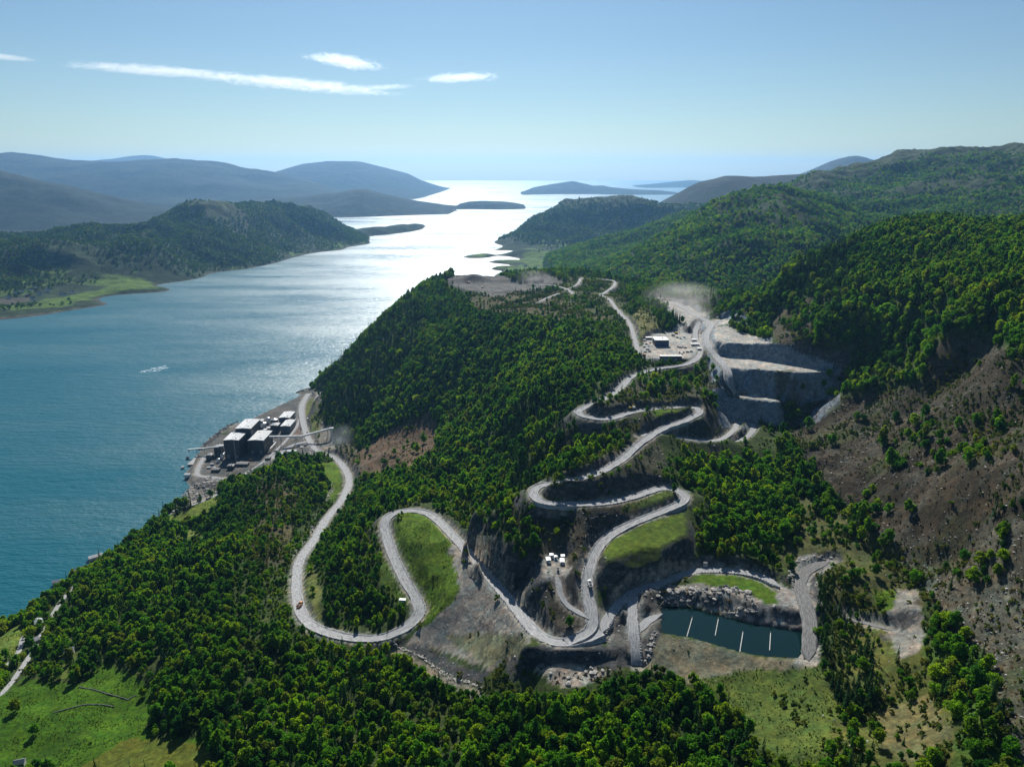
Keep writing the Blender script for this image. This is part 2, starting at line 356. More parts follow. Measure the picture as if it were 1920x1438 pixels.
# ------------------------------------------------------------------ control points of the near land
G = [ # (px, py, z)
 (0,1180,0),(60,1140,0),(100,1112,0),(160,1070,0),(230,1025,0),(290,975,0),(335,945,0),
 (0,1080,-18),(100,1020,-18),(200,950,-18),(300,890,-18),(0,800,-40),(300,760,-40),(480,700,-40),(560,690,-40),
 (348,930,0),(343,885,-1),(368,845,-1),(430,795,-1),(500,752,-1),(560,733,-1),(590,718,-1),(330,860,-9),(485,738,-14),(460,765,-10),(440,780,-8),(400,790,-10),(520,720,-12),
 (430,870,4),(500,820,4),(540,780,5),(420,905,4),
 (500,866,30),(560,862,24),(450,905,26),(500,920,48),(450,950,40),(540,960,56),(420,1000,40),(500,1040,62),(480,980,56),(370,965,12),(350,1010,16),
 (300,1050,30),(400,1060,55),(200,1100,24),(300,1150,50),(400,1150,66),(480,1130,72),(100,1180,20),(130,1222,36),(250,1220,50),(30,1290,37),
 (400,1220,72),(300,1290,60),(100,1350,50),(250,1400,64),(20,1420,46),(450,1330,78),(500,1250,80),(380,1420,76),
 (650,1010,84),(640,1080,85),(650,1140,88),(690,1100,99),(700,1040,104),(690,960,78),(700,920,62),(760,910,80),(830,930,103),(800,1080,113),(830,1140,112),
 (620,795,22),(640,828,22),(700,805,52),(660,745,68),(720,700,110),(780,760,92),(800,820,66),(740,850,50),(700,870,42),(860,800,100),
 (800,650,160),(900,620,203),(850,580,212),(950,565,226),(1000,620,220),(950,700,175),(900,760,135),(1000,760,185),(1050,700,213),(960,840,140),(920,870,118),
 (1100,640,228),(1150,620,231),(1060,575,234),(1100,535,243),(1150,560,240),(1000,545,236),(920,545,230),(870,540,226),
 (850,900,98),(900,900,112),(940,960,125),(900,1000,116),(965,1050,137),(1000,1000,164),(1060,1000,172),(980,900,150),(1040,860,178),(1100,830,196),(1030,820,178),
 (1060,1150,145),(1050,1020,168),(1120,1130,148),(1160,1060,156),
 (800,1200,96),(900,1180,112),(880,1240,106),(940,1240,116),(740,1208,88),(800,1250,92),(900,1290,102),(1000,1262,127),(1080,1262,130.5),(1150,1255,132),(1080,1292,129),
 (640,1230,86),(700,1290,92),(800,1330,98),(600,1350,88),(600,1430,94),(800,1430,106),(1000,1430,120),(950,1330,113),(1150,1330,128),(1300,1430,136),(1240,1270,132),(1400,1300,136),(1450,1380,144),
 (1560,1320,148),(1600,1400,158),(1700,1420,168),(1600,1200,153),(1750,1300,175),(1900,1300,205),(1900,1430,195),
 (1550,1100,160),(1600,1100,165),(1700,1150,170),(1800,1050,198),(1900,1100,215),(1700,1000,188),(1600,950,176),(1520,1000,164),(1450,1000,160),(1400,1040,157),(1340,1000,160),
 (1330,900,170),(1400,880,171),(1500,900,172),(1600,900,188),(1700,900,212),(1800,900,238),(1900,950,250),(1500,830,180),(1420,815,177),(1480,800,180),(1600,820,202),(1750,800,244),(1900,800,271),
 (1560,750,205),(1600,720,234),(1650,680,254),(1700,700,257),(1800,700,279),(1560,690,245),(1700,600,307),(1800,600,327),(1700,520,345),(1800,520,359),(1900,520,366),(1900,650,321),
 (1480,640,262),(1500,600,282),(1580,600,294),(1440,600,262),(1600,540,328),(1420,560,270),(1350,562,260),(1460,520,320),(1560,470,352),(1650,430,382),(1760,408,405),(1850,430,391),(1919,422,402),
 (1230,600,240),(1270,640,230),(1380,800,180),(1330,720,214),(1290,730,217),(1250,735,220),(1350,760,205),
 (650,670,90),(700,625,140),(750,575,185),(790,545,210),(830,527,224),(600,735,14),(615,715,40),
]
GW = [ # hidden ground, world coordinates
 (-460,1500,-12),(-480,1620,-15),(-430,1750,-15),(-360,1900,-15),(-250,1880,60),(-250,2000,-15),(-60,1900,150),(-30,2150,-5),(150,1900,185),(100,2200,10),(300,2000,130),(300,2400,20),(-200,2400,-30),
 (520,1700,190),(480,1480,222),(600,1900,170),(850,1600,300),(1000,1400,385),(1300,1500,415),(700,2200,120),(1300,2200,300),(1500,1000,430),(1500,2400,300),
 (900,800,375),(800,500,345),(600,250,255),(300,200,155),(0,200,118),(-300,250,86),(-600,300,20),(-600,150,20),(-800,500,-25),(-900,900,-40),(-900,1600,-40),(-900,2300,-40),(1050,550,375),(900,200,340),(650,1450,290),(430,1350,245),
]
ctrl = [P(*g) for g in G] + GW
for k, p in RP.items():
    if k in ('quay', 'plant', 'shore'): continue
    ctrl += [tuple(q) for q in p[::9]]
for poly, z, kf, kc in PLATS_W[:2] + PLATS_W[4:8]:
    c = np.mean(poly, 0); ctrl.append((c[0], c[1], z))
# thin out control points that nearly coincide
cc = []
for q in ctrl:
    if all((q[0] - r[0]) ** 2 + (q[1] - r[1]) ** 2 > 64 for r in cc): cc.append(q)
xs = np.arange(-930, 1301, 3.0)
ys = [170.0]
while ys[-1] < 2350: ys.append(ys[-1] + (3.0 if ys[-1] < 1000 else min(9.0, 3.0 + (ys[-1] - 1000) * 0.006)))
ys = np.array(ys)
LAND = HF(xs, ys, cc, 12.0, 2e-5)
X, Y, Z = LAND.X, LAND.Y, LAND.Z
amp = np.clip((Z - 1) / 25, 0, 1)
Z += amp * (fbm(X, Y, 170, 4, 3) * 12 + (ridged(X, Y, 120, 4, 5) - 0.1) * 7.0)
REDGE = np.full(Z.shape, 1e9)
_px, _py = proj(X, Y, Z); _g = inpoly(_px, _py, [(1470,800),(1960,600),(1960,1460),(1860,1300),(1500,880)]); Z -= np.where(_g, np.clip(ridged(X + 0.6 * Y, (Y - X) * 0.45, 55, 4, 55), 0, 1) * 7 + fbm(X, Y, 16, 3, 56) * 1.5, 0)
EDGE = np.full(Z.shape, 1e9)          # distance outside the nearest platform or road
def sub(x0, y0, x1, y1, m):
    i0, i1 = np.searchsorted(xs, [x0 - m, x1 + m]); j0, j1 = np.searchsorted(ys, [y0 - m, y1 + m]); return slice(max(j0, 0), j1), slice(max(i0, 0), i1)
def carve_plat(poly, z, kf, kc, rough=1.0):
    a = np.array(poly); s = sub(a[:, 0].min(), a[:, 1].min(), a[:, 0].max(), a[:, 1].max(), 70)
    xx, yy = X[s], Y[s]
    d, ins = polydist(xx, yy, poly)
    wob = 1 + 0.35 * rough * fbm(xx, yy, 22, 3, 41)
    d = np.maximum(d - np.maximum(0, fbm(xx, yy, 14, 3, 77)) * 3 * rough, 0)
    lo = z - kf * wob * d; hi = z + 0.6 + kc * wob * d
    Z[s] = np.where(d < 60, np.clip(Z[s], lo, hi), Z[s]); Z[s] = np.where(ins, z + fbm(xx, yy, 9, 2, 9) * 0.15, Z[s])
    EDGE[s] = np.minimum(EDGE[s], d)
def carve_road(k, final=False):
    p = RP[k]; w = RW[k] / 2
    s = sub(p[:, 0].min(), p[:, 1].min(), p[:, 0].max(), p[:, 1].max(), 70)
    xx, yy = X[s], Y[s]; best = np.full(xx.shape, 1e9); bz = np.zeros(xx.shape)
    for q in p[::1]:
        d = (xx - q[0]) ** 2 + (yy - q[1]) ** 2; m = d < best
        best = np.where(m, d, best); bz = np.where(m, q[2], bz)
    d = np.sqrt(best)
    if final:
        Z[s] = np.where(d < w + 1.6, np.minimum(Z[s], bz - 0.35), Z[s]); return
    e = np.maximum(d - w - 2.2, 0)
    kf = 0.85 + 0.3 * fbm(xx, yy, 18, 2, 31); kc = 1.15 + 0.5 * fbm(xx, yy, 34, 3, 37)
    Z[s] = np.where(d < 66, np.clip(Z[s], bz - 0.35 - kf * e, bz - 0.35 + kc * e), Z[s])
    lane = k in ('coast', 'farm')
    EDGE[s] = np.minimum(EDGE[s], np.maximum(d - w + (4.0 if lane else 0), 0))
    if not lane: REDGE[s] = np.minimum(REDGE[s], np.maximum(d - w, 0))
_m = P(893, 527, 233); Z += 11 * np.exp(-((X - _m[0]) / 34) ** 2 - ((Y - _m[1]) / 26) ** 2)
for k in RP: carve_road(k)
for i_, q in enumerate(PLATS_W): carve_plat(*q, rough=0.35 if i_ < 4 else 1.0)
_m = P(888, 529, 231); Z += 17 * np.exp(-((X - _m[0]) / 36) ** 2 - ((Y - _m[1] - 10) / 22) ** 2) + 7 * np.exp(-((X - _m[0] - 75) / 24) ** 2 - ((Y - _m[1] - 5) / 18) ** 2)
# pond basin
d, ins = polydist(X, Y, POND_W)
s = d < 45
Z[s] = np.where(ins[s], POND_Z - 4, np.minimum(Z[s], POND_Z - 4 + 4.6 + np.maximum(d[s] - 2, 0) * 0.75 + fbm(X[s], Y[s], 9, 3, 15) * 2.0 * np.clip(d[s] / 6, 0, 1)))
near = (d > 0) & (d < 5); Z[near] = np.maximum(Z[near], POND_Z + 0.4 + 0.5 * np.minimum(d[near], 3))
for k in RP: carve_road(k, True)
# ------------------------------------------------------------------ zones of the near land (albedo) and where trees stand
PXg, PYg = proj(X, Y, Z)
wx = PXg + fbm(X, Y, 30, 4, 51) * 9 + fbm(X, Y, 7, 2, 52) * 4; wy = PYg + fbm(X, Y, 30, 4, 53) * 7 + fbm(X, Y, 7, 2, 54) * 3
SL = LAND.slope()
ZC = np.zeros(Z.shape + (3,)); TD = np.ones(Z.shape)       # colour, tree density
SD_ = np.zeros(Z.shape)                                    # shrub density
RUB = np.zeros(Z.shape)                                    # loose rock density
ZC[:] = (0.042, 0.066, 0.018); SD_[:] = 0.34
def zone(poly, col=None, td=None, sd=None, rub=None, mix=1.0, sharp=False):
    m = inpoly(PXg if sharp else wx, PYg if sharp else wy, poly)
    if col is not None: ZC[m] = ZC[m] * (1 - mix) + np.array(col) * mix
    if td is not None: TD[m] = td
    if sd is not None: SD_[m] = sd
    if rub is not None: RUB[m] = rub
    return m
GRASS = (0.072, 0.130, 0.008); DRY = (0.13, 0.12, 0.055); BROWN = (0.036, 0.032, 0.021); GREY = (0.24, 0.235, 0.22); DARK = (0.075, 0.08, 0.085)
CLEAR = [(1470,815),(1490,785),(1540,752),(1600,742),(1650,735),(1735,715),(1735,660),(1790,622),(1850,640),(1940,690),(1960,1000),(1900,985),(1760,1010),(1660,1010),(1560,930),(1500,860)]
zone(CLEAR, BROWN, 0.006, 0.55, 0.6)
zone([(1500,620),(1540,640),(1560,700),(1480,690),(1460,650)], BROWN, 0.15, 0.4, 0.5)
zone([(1440,590),(1520,560),(1530,640),(1460,650)], (0.06, 0.055, 0.035), 0.25, 0.6, 0.2)
zone([(1550,700),(1600,640),(1740,650),(1740,710),(1640,735)], None, 0.8, 0.5)
zone([(1660,1010),(1760,1010),(1960,960),(1960,1460),(1890,1450),(1860,1290),(1800,1200),(1740,1120)], (0.100, 0.105, 0.082), 0.004, 0.28, 1.6)
zone([(1500,920),(1660,1010),(1740,1120),(1700,1180),(1560,1150),(1530,1060),(1440,1060),(1500,1000)], (0.075, 0.085, 0.03), 0.30, 0.9, 0.1)
zone([(1570,1160),(1700,1180),(1860,1290),(1890,1450),(1480,1450),(1560,1300)], (0.085, 0.10, 0.025), 0.28, 0.9, 0.1)
zone([(1640,1330),(1740,1300),(1790,1380),(1700,1430),(1650,1400)], (0.14, 0.13, 0.055), 0.02, 0.3)
zone([(1720,1200),(1850,1230),(1900,1430),(1780,1440),(1800,1350)], (0.06, 0.115, 0.02), 0.55, 0.8)
zone([(1668,1105),(1720,1110),(1735,1190),(1725,1225),(1690,1235),(1668,1190)], (0.22, 0.215, 0.195), 0.0, 0.03, 0.15)
zone([(1640,1105),(1680,1105),(1680,1140),(1650,1150)], GRASS, 0.03, 0.2)
zone([(655,880),(672,850),(700,825),(765,792),(800,770),(822,800),(815,850),(765,885),(700,900)], (0.12, 0.085, 0.055), 0.02, 0.10, 0.5)
zone([(618,862),(640,820),(665,830),(675,880),(660,890)], (0.09, 0.085, 0.06), 0.05, 0.3, 0.5)
zone([(870,560),(960,550),(1060,548),(1130,565),(1150,610),(1050,606),(960,590),(890,585)], (0.075, 0.070, 0.030), 0.12, 0.85)
zone([(1040,510),(1140,515),(1180,560),(1140,600),(1060,560)], (0.06, 0.075, 0.025), 0.40, 0.8)
zone([(1180,600),(1200,570),(1240,600),(1230,620),(1205,640)], (0.12, 0.125, 0.045), 0.02, 0.25)
zone([(828,528),(870,505),(935,515),(975,530),(1040,515),(1060,535),(1000,545),(940,556),(845,552)], (0.12, 0.12, 0.118), 0.0, 0.02, 0.4)
zone([(1060,790),(1190,790),(1200,830),(1100,890),(1040,895)], (0.05, 0.06, 0.03), 0.55, 0.5)
zone([(1100,785),(1180,710),(1310,700),(1345,720),(1350,790),(1310,820),(1200,800)], (0.055, 0.06, 0.035), 0.18, 0.5, 0.2)
zone([(1160,840),(1230,815),(1250,870),(1230,915),(1020,935),(1050,908)], (0.06, 0.065, 0.042), 0.10, 0.3, 0.3)
zone([(985,940),(1080,950),(1280,935),(1130,1010),(1105,1060),(1000,1040),(960,960)], (0.065, 0.062, 0.045), 0.10, 0.25, 0.5)
zone([(960,1040),(1100,1050),(1110,1180),(1060,1200),(1010,1180),(960,1110)], (0.06, 0.055, 0.042), 0.06, 0.25, 0.4)
zone([(1230,764),(1300,768),(1306,778),(1240,786),(1225,775)], GRASS, 0, 0.05)
zone([(1092,774),(1130,768),(1165,772),(1140,784),(1105,781)], (0.10, 0.115, 0.03), 0, 0.1)
zone([(1310,775),(1340,790),(1362,812),(1300,820),(1280,800)], (0.06, 0.10, 0.02), 0.05, 0.3)
zone([(1185,928),(1240,918),(1268,930),(1230,948),(1160,958)], (0.07, 0.105, 0.022), 0, 0.1)
zone([(1130,1030),(1152,1010),(1205,985),(1281,962),(1284,1000),(1220,1028),(1138,1046)], (0.075, 0.115, 0.015), 0, 0.03, sharp=True)
zone([(1305,1076),(1400,1080),(1448,1094),(1460,1130),(1440,1136),(1408,1110),(1300,1092)], (0.065, 0.125, 0.010), 0, 0.02, sharp=True)
zone([(1400,1112),(1440,1136),(1462,1130),(1455,1094),(1505,1112),(1512,1192),(1410,1168)], (0.25, 0.25, 0.245), 0, 0, 0.05)
zone([(1185,1120),(1300,1092),(1400,1112),(1412,1168),(1300,1140),(1240,1135)], (0.30, 0.285, 0.26), 0, 0, 2.2)
zone([(1290,1066),(1330,1040),(1360,1064)], (0.25, 0.235, 0.21), 0, 0)
zone([(1210,1255),(1235,1186),(1300,1196),(1420,1232),(1540,1238),(1535,1262),(1400,1262),(1320,1290)], (0.19, 0.185, 0.13), 0, 0.02, 0.1)
zone([(1310,1270),(1400,1256),(1545,1256),(1570,1320),(1545,1450),(1450,1450),(1370,1330)], (0.085, 0.125, 0.025), 0.01, 0.12)
zone([(1180,1100),(1250,1095),(1240,1190),(1210,1255),(1130,1200),(1140,1150)], (0.11, 0.115, 0.11), 0, 0.04, 0.6)
zone([(1500,1040),(1560,1040),(1570,1060),(1530,1080),(1550,1180),(1540,1250),(1490,1250),(1515,1180),(1490,1090)], (0.27, 0.265, 0.25), 0, 0.0, 0.3)
zone([(735,984),(760,966),(800,966),(828,990),(856,1022),(862,1060),(864,1125),(822,1160),(790,1172),(797,1140),(775,1095),(752,1040)], GRASS, 0, 0.01)
zone([(835,1030),(855,1022),(902,1060),(1000,1182),(985,1225),(920,1255),(800,1210),(765,1205),(786,1172),(850,1130),(860,1100),(848,1062)], (0.235, 0.225, 0.20), 0, 0.02, 0.06)
zone([(852,1120),(930,1128),(960,1160),(900,1162),(830,1168)], (0.12, 0.115, 0.10), 0, 0.05, 0.2)
zone([(830,1190),(985,1188),(985,1225),(915,1250),(870,1225)], (0.16, 0.165, 0.10), 0, 0.03)
zone([(740,1202),(790,1205),(870,1250),(920,1258),(905,1284),(860,1272)], DARK, 0, 0.02, 0.4)
zone([(690,1205),(745,1210),(860,1276),(900,1290),(905,1310),(830,1290)], (0.20, 0.185, 0.15), 0, 0.05)
zone([(940,1240),(985,1215),(1180,1205),(1185,1250),(1000,1255)], DARK, 0, 0, 0.2)
zone([(1000,1255),(1080,1248),(1150,1258),(1085,1290),(1030,1280)], (0.36, 0.33, 0.29), 0, 0, 1.5)
zone([(586,874),(628,866),(640,895),(636,925),(615,945),(600,965),(612,930),(624,908),(598,888)], GRASS, 0, 0.0)
zone([(712,1050),(736,1060),(756,1100),(764,1135),(745,1140),(722,1100),(712,1080)], (0.075, 0.13, 0.02), 0.02, 0.1)
zone([(575,1080),(590,1060),(602,1120),(605,1165),(585,1160)], (0.12, 0.14, 0.04), 0.02, 0.2)
MEADOW = [(-200,1460),(-60,1330),(0,1292),(45,1268),(95,1282),(150,1285),(200,1243),(236,1262),(285,1292),(288,1335),(276,1362),(300,1388),(388,1382),(392,1460)]
zone(MEADOW, (0.045, 0.110, 0.005), 0, 0.004)
zone([(150,1440),(240,1385),(330,1390),(392,1400),(392,1460),(150,1460)], (0.085, 0.105, 0.014), 0, 0.01)
zone([(100,1270),(130,1190),(150,1200),(140,1250),(120,1275)], (0.10, 0.14, 0.03), 0.15, 0.1)
zone([(-40,1215),(28,1172),(46,1180),(36,1215),(-10,1246),(-60,1270)], (0.10, 0.150, 0.025), 0, 0.0)
zone([(305,968),(342,958),(402,928),(412,936),(396,968),(350,988),(318,986)], (0.11, 0.155, 0.025), 0, 0.0)
zone([(308,1012),(346,992),(392,998),(380,1028),(330,1032)], (0.10, 0.145, 0.03), 0.10, 0.1)
zone([(480,905),(520,890),(560,930),(540,1050),(480,1080),(470,990)], (0.075, 0.072, 0.035), 0.35, 0.8, 0.4)
zone([(330,940),(350,915),(385,895),(420,905),(400,925),(350,950)], (0.26, 0.25, 0.23), 0, 0.05, 0.8)
PLANT = [(340,895),(372,845),(440,795),(525,755),(575,725),(600,735),(600,800),(612,840),(590,860),(530,862),(470,895),(400,915),(360,925)]
zone(PLANT, (0.105, 0.105, 0.103), 0, 0.02)
zone([(545,815),(560,780),(570,790),(575,820)], (0.14, 0.11, 0.095), 0, 0.1)
zone([(566,750),(590,745),(604,790),(600,820),(580,815)], (0.10, 0.12, 0.04), 0, 0.3)
zone([(596,790),(625,800),(632,850),(600,845)], (0.20, 0.19, 0.17), 0, 0.05, 0.4)
zone([(1195,662),(1206,638),(1228,623),(1264,620),(1290,575),(1262,565),(1330,595),(1318,632),(1318,657),(1292,674),(1205,674)], (0.36, 0.355, 0.34), 0, 0)
zone([(1225,560),(1290,566),(1330,596),(1405,600),(1400,610),(1345,608),(1445,640),(1440,648),(1330,650),(1320,620),(1280,610)], (0.36, 0.355, 0.34), 0, 0)
zone([(1340,664),(1400,669),(1485,682),(1570,698),(1500,701),(1420,695),(1360,694)], (0.38, 0.375, 0.36), 0, 0)
zone([(1356,736),(1400,737),(1466,750),(1458,757),(1400,751)], (0.36, 0.355, 0.34), 0, 0)
zone([(1010,1085),(1022,1040),(1062,1036),(1070,1070),(1055,1090)], (0.27, 0.265, 0.25), 0, 0)
# steep cut or fill beside roads and platforms is bare rock
bare = (EDGE < 15 + 8 * fbm(X, Y, 25, 3, 61)) & (SL > 0.72)
ZC[bare] = ZC[bare] * 0.15 + np.array((0.070, 0.074, 0.080)) * 0.85; TD[bare] = 0; SD_[bare] = np.minimum(SD_[bare], 0.12); RUB[bare] = np.maximum(RUB[bare], 0.15)
quarry = inpoly(PXg, PYg, [(1300,560),(1410,595),(1450,640),(1575,690),(1575,760),(1500,815),(1350,800),(1320,640)]) & (SL > 0.6)
ZC[quarry] = (0.20, 0.24, 0.29); TD[quarry] = 0; SD_[quarry] = 0
m_ = zone([(735,980),(760,962),(800,964),(828,990),(856,1022),(862,1060),(866,1125),(822,1162),(788,1174),(797,1140),(775,1095),(752,1040)], (0.075, 0.135, 0.010), 0, 0.01, 0); bare &= ~m_
m_ = zone([(835,1030),(855,1020),(905,1060),(1000,1180),(985,1215),(920,1240),(800,1208),(765,1204),(790,1172),(850,1130),(862,1100),(848,1062)], (0.225, 0.22, 0.205), 0, 0.02, 0.06); bare &= ~m_
zone([(830,1190),(985,1188),(985,1220),(915,1242),(870,1222)], (0.15, 0.16, 0.10), 0, 0.03)
m_ = zone([(1130,1032),(1152,1010),(1205,985),(1281,960),(1286,1000),(1222,1030),(1138,1048)], (0.075, 0.120, 0.013), 0, 0.03, 0, sharp=True); bare &= ~m_
verge = REDGE < 3.2; TD[EDGE < 6.5] = 0; SD_[EDGE < 4] = 0
ZC[verge] = ZC[verge] * 0.35 + np.array((0.30, 0.29, 0.27)) * 0.65
# flow-like texture of brown and grey on the clear-felled slopes
str_ = fbm(X * 1.0 + Y * 0.5, (Y - X * 0.4) * 0.35, 40, 4, 71)
cm = inpoly(PXg, PYg, [(1440,700),(1960,600),(1960,1460),(1860,1300),(1500,880)]) & (TD < 0.05)
ZC[cm] *= (1 + 0.8 * str_[cm])[:, None]
gm = cm & (fbm(X, Y, 55, 4, 73) > 0.06); ZC[gm] = ZC[gm] * 0.35 + np.array((0.050, 0.066, 0.022)) * 0.65; bm_ = cm & (fbm(X, Y, 38, 4, 78) > 0.2); ZC[bm_] = ZC[bm_] * 0.4 + np.array((0.056, 0.046, 0.030)) * 0.6
rm = cm & (ridged(X, Y, 30, 3, 75) > 0.55); ZC[rm] = ZC[rm] * 0.5 + np.array((0.085, 0.082, 0.068)) * 0.5
ZC[Z < 1.2] = (0.20, 0.19, 0.17); TD[Z < 2.0] = 0; SD_[Z < 1.5] = 0
_, pin = polydist(X, Y, POND_W); pd_, _ = polydist(X, Y, POND_W)
ZC[pin] = (0.02, 0.035, 0.03); TD[pd_ < 4] = 0; SD_[pd_ < 2] = 0
for q in PLATS_W: pass
TD[inpoly(PXg, PYg, [(735,1200),(1190,1200),(1200,1262),(1150,1300),(1085,1312),(1010,1310),(930,1318),(870,1312),(735,1235)])] = 0
TD[inpoly(PXg, PYg, [(880,985),(940,930),(990,945),(1000,1030),(985,1080),(950,1060)]) & (REDGE > 7)] = 0.85
TD[inpoly(PXg, PYg, [(1445,600),(1500,640),(1585,690),(1585,735),(1500,780),(1440,760)])] = 0
TD[inpoly(PXg, PYg, [(1200,800),(1430,775),(1510,800),(1450,850),(1300,850),(1220,840)])] *= 0.1
TD[inpoly(PXg, PYg, [(1230,840),(1460,840),(1460,872),(1230,875)])] *= 0.3
TD[cm & (fbm(X, Y, 48, 3, 79) > 0.20)] = 0.20
st_ = inpoly(PXg, PYg, [(1525,1090),(1580,1085),(1625,1200),(1650,1300),(1620,1360),(1570,1340),(1535,1200)]); TD[st_] = 1.2
TD[inpoly(PXg, PYg, [(1215,1180),(1545,1225),(1545,1290),(1390,1300),(1260,1275)])] = 0
rocky = np.clip((SL - 0.6) / 0.3, 0, 1) * np.maximum(bare | quarry, (EDGE < 30)) ; rocky = np.maximum(rocky, 0.55 * np.clip(RUB, 0, 1)); rocky[quarry] *= 0.45
land = LAND.mesh('ground', M['ground'], ZC)
add_attr(land.data, 'rocky', 'FLOAT', rocky)
tag(land, kind='structure')
# ------------------------------------------------------------------ water
m, nt, out = new_mat('water'); M['water'] = m
g1 = noise_node(nt, 0.045, 4, 0.6, stretch=(0.5, 1.6, 1)); g2 = noise_node(nt, 0.16, 3, 0.6, stretch=(0.6, 1.5, 1)); g3 = noise_node(nt, 0.0022, 5, 0.65, stretch=(0.5, 1.9, 1))
ad = N(nt, 'ShaderNodeMath', operation='MULTIPLY_ADD'); ad.inputs[1].default_value = 0.45; nt.links.new(g2, ad.inputs[0]); nt.links.new(g1, ad.inputs[2])
b = bsdf(nt, out, (0.0005, 0.090, 0.118), 0.3, bump(nt, ad.outputs[0], 1.0, 2.5), 0.55)
rr = N(nt, 'ShaderNodeMapRange'); rr.inputs['From Min'].default_value = 0.35; rr.inputs['From Max'].default_value = 0.65
rr.inputs['To Min'].default_value = 0.25; rr.inputs['To Max'].default_value = 0.42
nt.links.new(g3, rr.inputs['Value']); nt.links.new(rr.outputs[0], b.inputs['Roughness']); b.inputs['IOR'].default_value = 1.33
SEA = 31000.0
sea = link('fjord', np_mesh('fjord', [(-SEA, -3000, 0), (SEA, -3000, 0), (SEA, SEA, 0), (-SEA, SEA, 0)], [(0, 1, 2, 3)], [m])); tag(sea, kind='structure')
m, nt, out = new_mat('pond_water'); M['pond'] = m
bsdf(nt, out, (0.004, 0.018, 0.018), 0.05, bump(nt, noise_node(nt, 0.5, 3), 0.3, 0.15), 0.22)
pc = np.array(POND_W); ctr = pc.mean(0); big = ctr + (pc - ctr) * 1.06
po = link('pond', np_mesh('pond', [(*q, POND_Z) for q in big], [list(range(len(big)))], [m])); tag(po, kind='structure')

# ------------------------------------------------------------------ roads
ROAD_NAMES = {'haul': 'haul_road', 'climb': 'haul_road', 'top': 'haul_road', 'coast': 'road', 'farm': 'road', 'path': 'path', 'path2': 'path', 'track': 'path', 'quay': 'road'}
for n, (k, (w, mat, _)) in enumerate(ROADS.items()):
    p = RP[k].copy(); p[:, 2] += 0.05 * (n % 5)
    t = np.gradient(p[:, :2], axis=0); t /= np.linalg.norm(t, axis=1)[:, None] + 1e-9; nr = np.stack([-t[:, 1], t[:, 0]], 1)
    big = k in ('haul', 'climb', 'top')
    prof = [(-1.45, -2.6), (-1.10, 0.0), (-1.0, 0.75 if big else 0.05), (-0.9, 0.0), (-0.45, 0.06), (0, 0.12), (0.45, 0.06), (0.9, 0.0), (1.0, 0.75 if big else 0.05), (1.10, 0.0), (1.45, -2.6)]
    arc = np.concatenate([[0], np.cumsum(np.linalg.norm(np.diff(p, axis=0), axis=1))])
    V = []; U = []
    tap = np.clip(np.minimum(arc, arc[-1] - arc) / 9, 0.12, 1) if k in ('pond', 'spur2', 'inlet', 'track', 'cabins', 'path', 'path2', 'bench_link', 'farm') else 1
    wj = tap * (1 + 0.10 * fbm(arc, arc * 0 + n * 9.3, 25, 3, 81))
    for (u, h) in prof:
        j = 1 + (0.13 * fbm(arc, arc * 0 + u * 31, 7, 3, 83) if abs(u) > 0.85 else 0)
        bh = h * (0.45 + 0.9 * vnoise(arc / 9, arc * 0 + u * 7, 85)) if 0.5 < h else h
        V.append(np.column_stack([p[:, 0] + nr[:, 0] * u * w / 2 * wj * j, p[:, 1] + nr[:, 1] * u * w / 2 * wj * j, p[:, 2] + bh]))
        U.append(np.column_stack([np.full(len(p), u), arc, arc * 0]))
    V = np.stack(V, 1); U = np.stack(U, 1); a, b_ = V.shape[:2]
    idx = np.arange(a * b_).reshape(a, b_)
    F = np.stack([idx[:-1, :-1], idx[1:, :-1], idx[1:, 1:], idx[:-1, 1:]], -1).reshape(-1, 4)[:, ::-1]
    me = np_mesh('road', V.reshape(-1, 3), F, [M[mat]], True); add_attr(me, 'uvw', 'FLOAT_VECTOR', U.reshape(-1, 3))
    tag(link(ROAD_NAMES.get(k, 'gravel_road'), me), kind='structure')

# ------------------------------------------------------------------ far hills and islands
M['far'] = ground_mat('hill_ground', fine=0.02, bd=14.0)
M['vfar'] = ground_mat('mountain_ground', fine=0.006, bd=40.0)
def hill_zone(hf, seed, low=(0.030, 0.050, 0.018), high=(0.055, 0.058, 0.032), z0=120, z1=320, fields=False):
    n = fbm(hf.X, hf.Y, 500, 5, seed); t = np.clip((hf.Z - z0) / (z1 - z0) + n * 0.9, 0, 1)[..., None]
    c = np.array(low) * (1 - t) + np.array(high) * t
    rk = (hf.slope() > 0.95)[..., None]; c = np.where(rk, c * 0.5 + np.array((0.12, 0.12, 0.12)) * 0.5, c)
    fld = ((hf.Z < 65) & (hf.Z > 5) & (fbm(hf.X, hf.Y, 220, 3, seed + 9) > -0.12) & (hf.slope() < 0.30))[..., None]
    if fields: c = np.where(fld, np.array((0.075, 0.135, 0.018)), c)
    sh = (hf.Z < (3 if fields else 6))[..., None]
    return np.where(sh, np.array((0.075, 0.072, 0.058)), c)
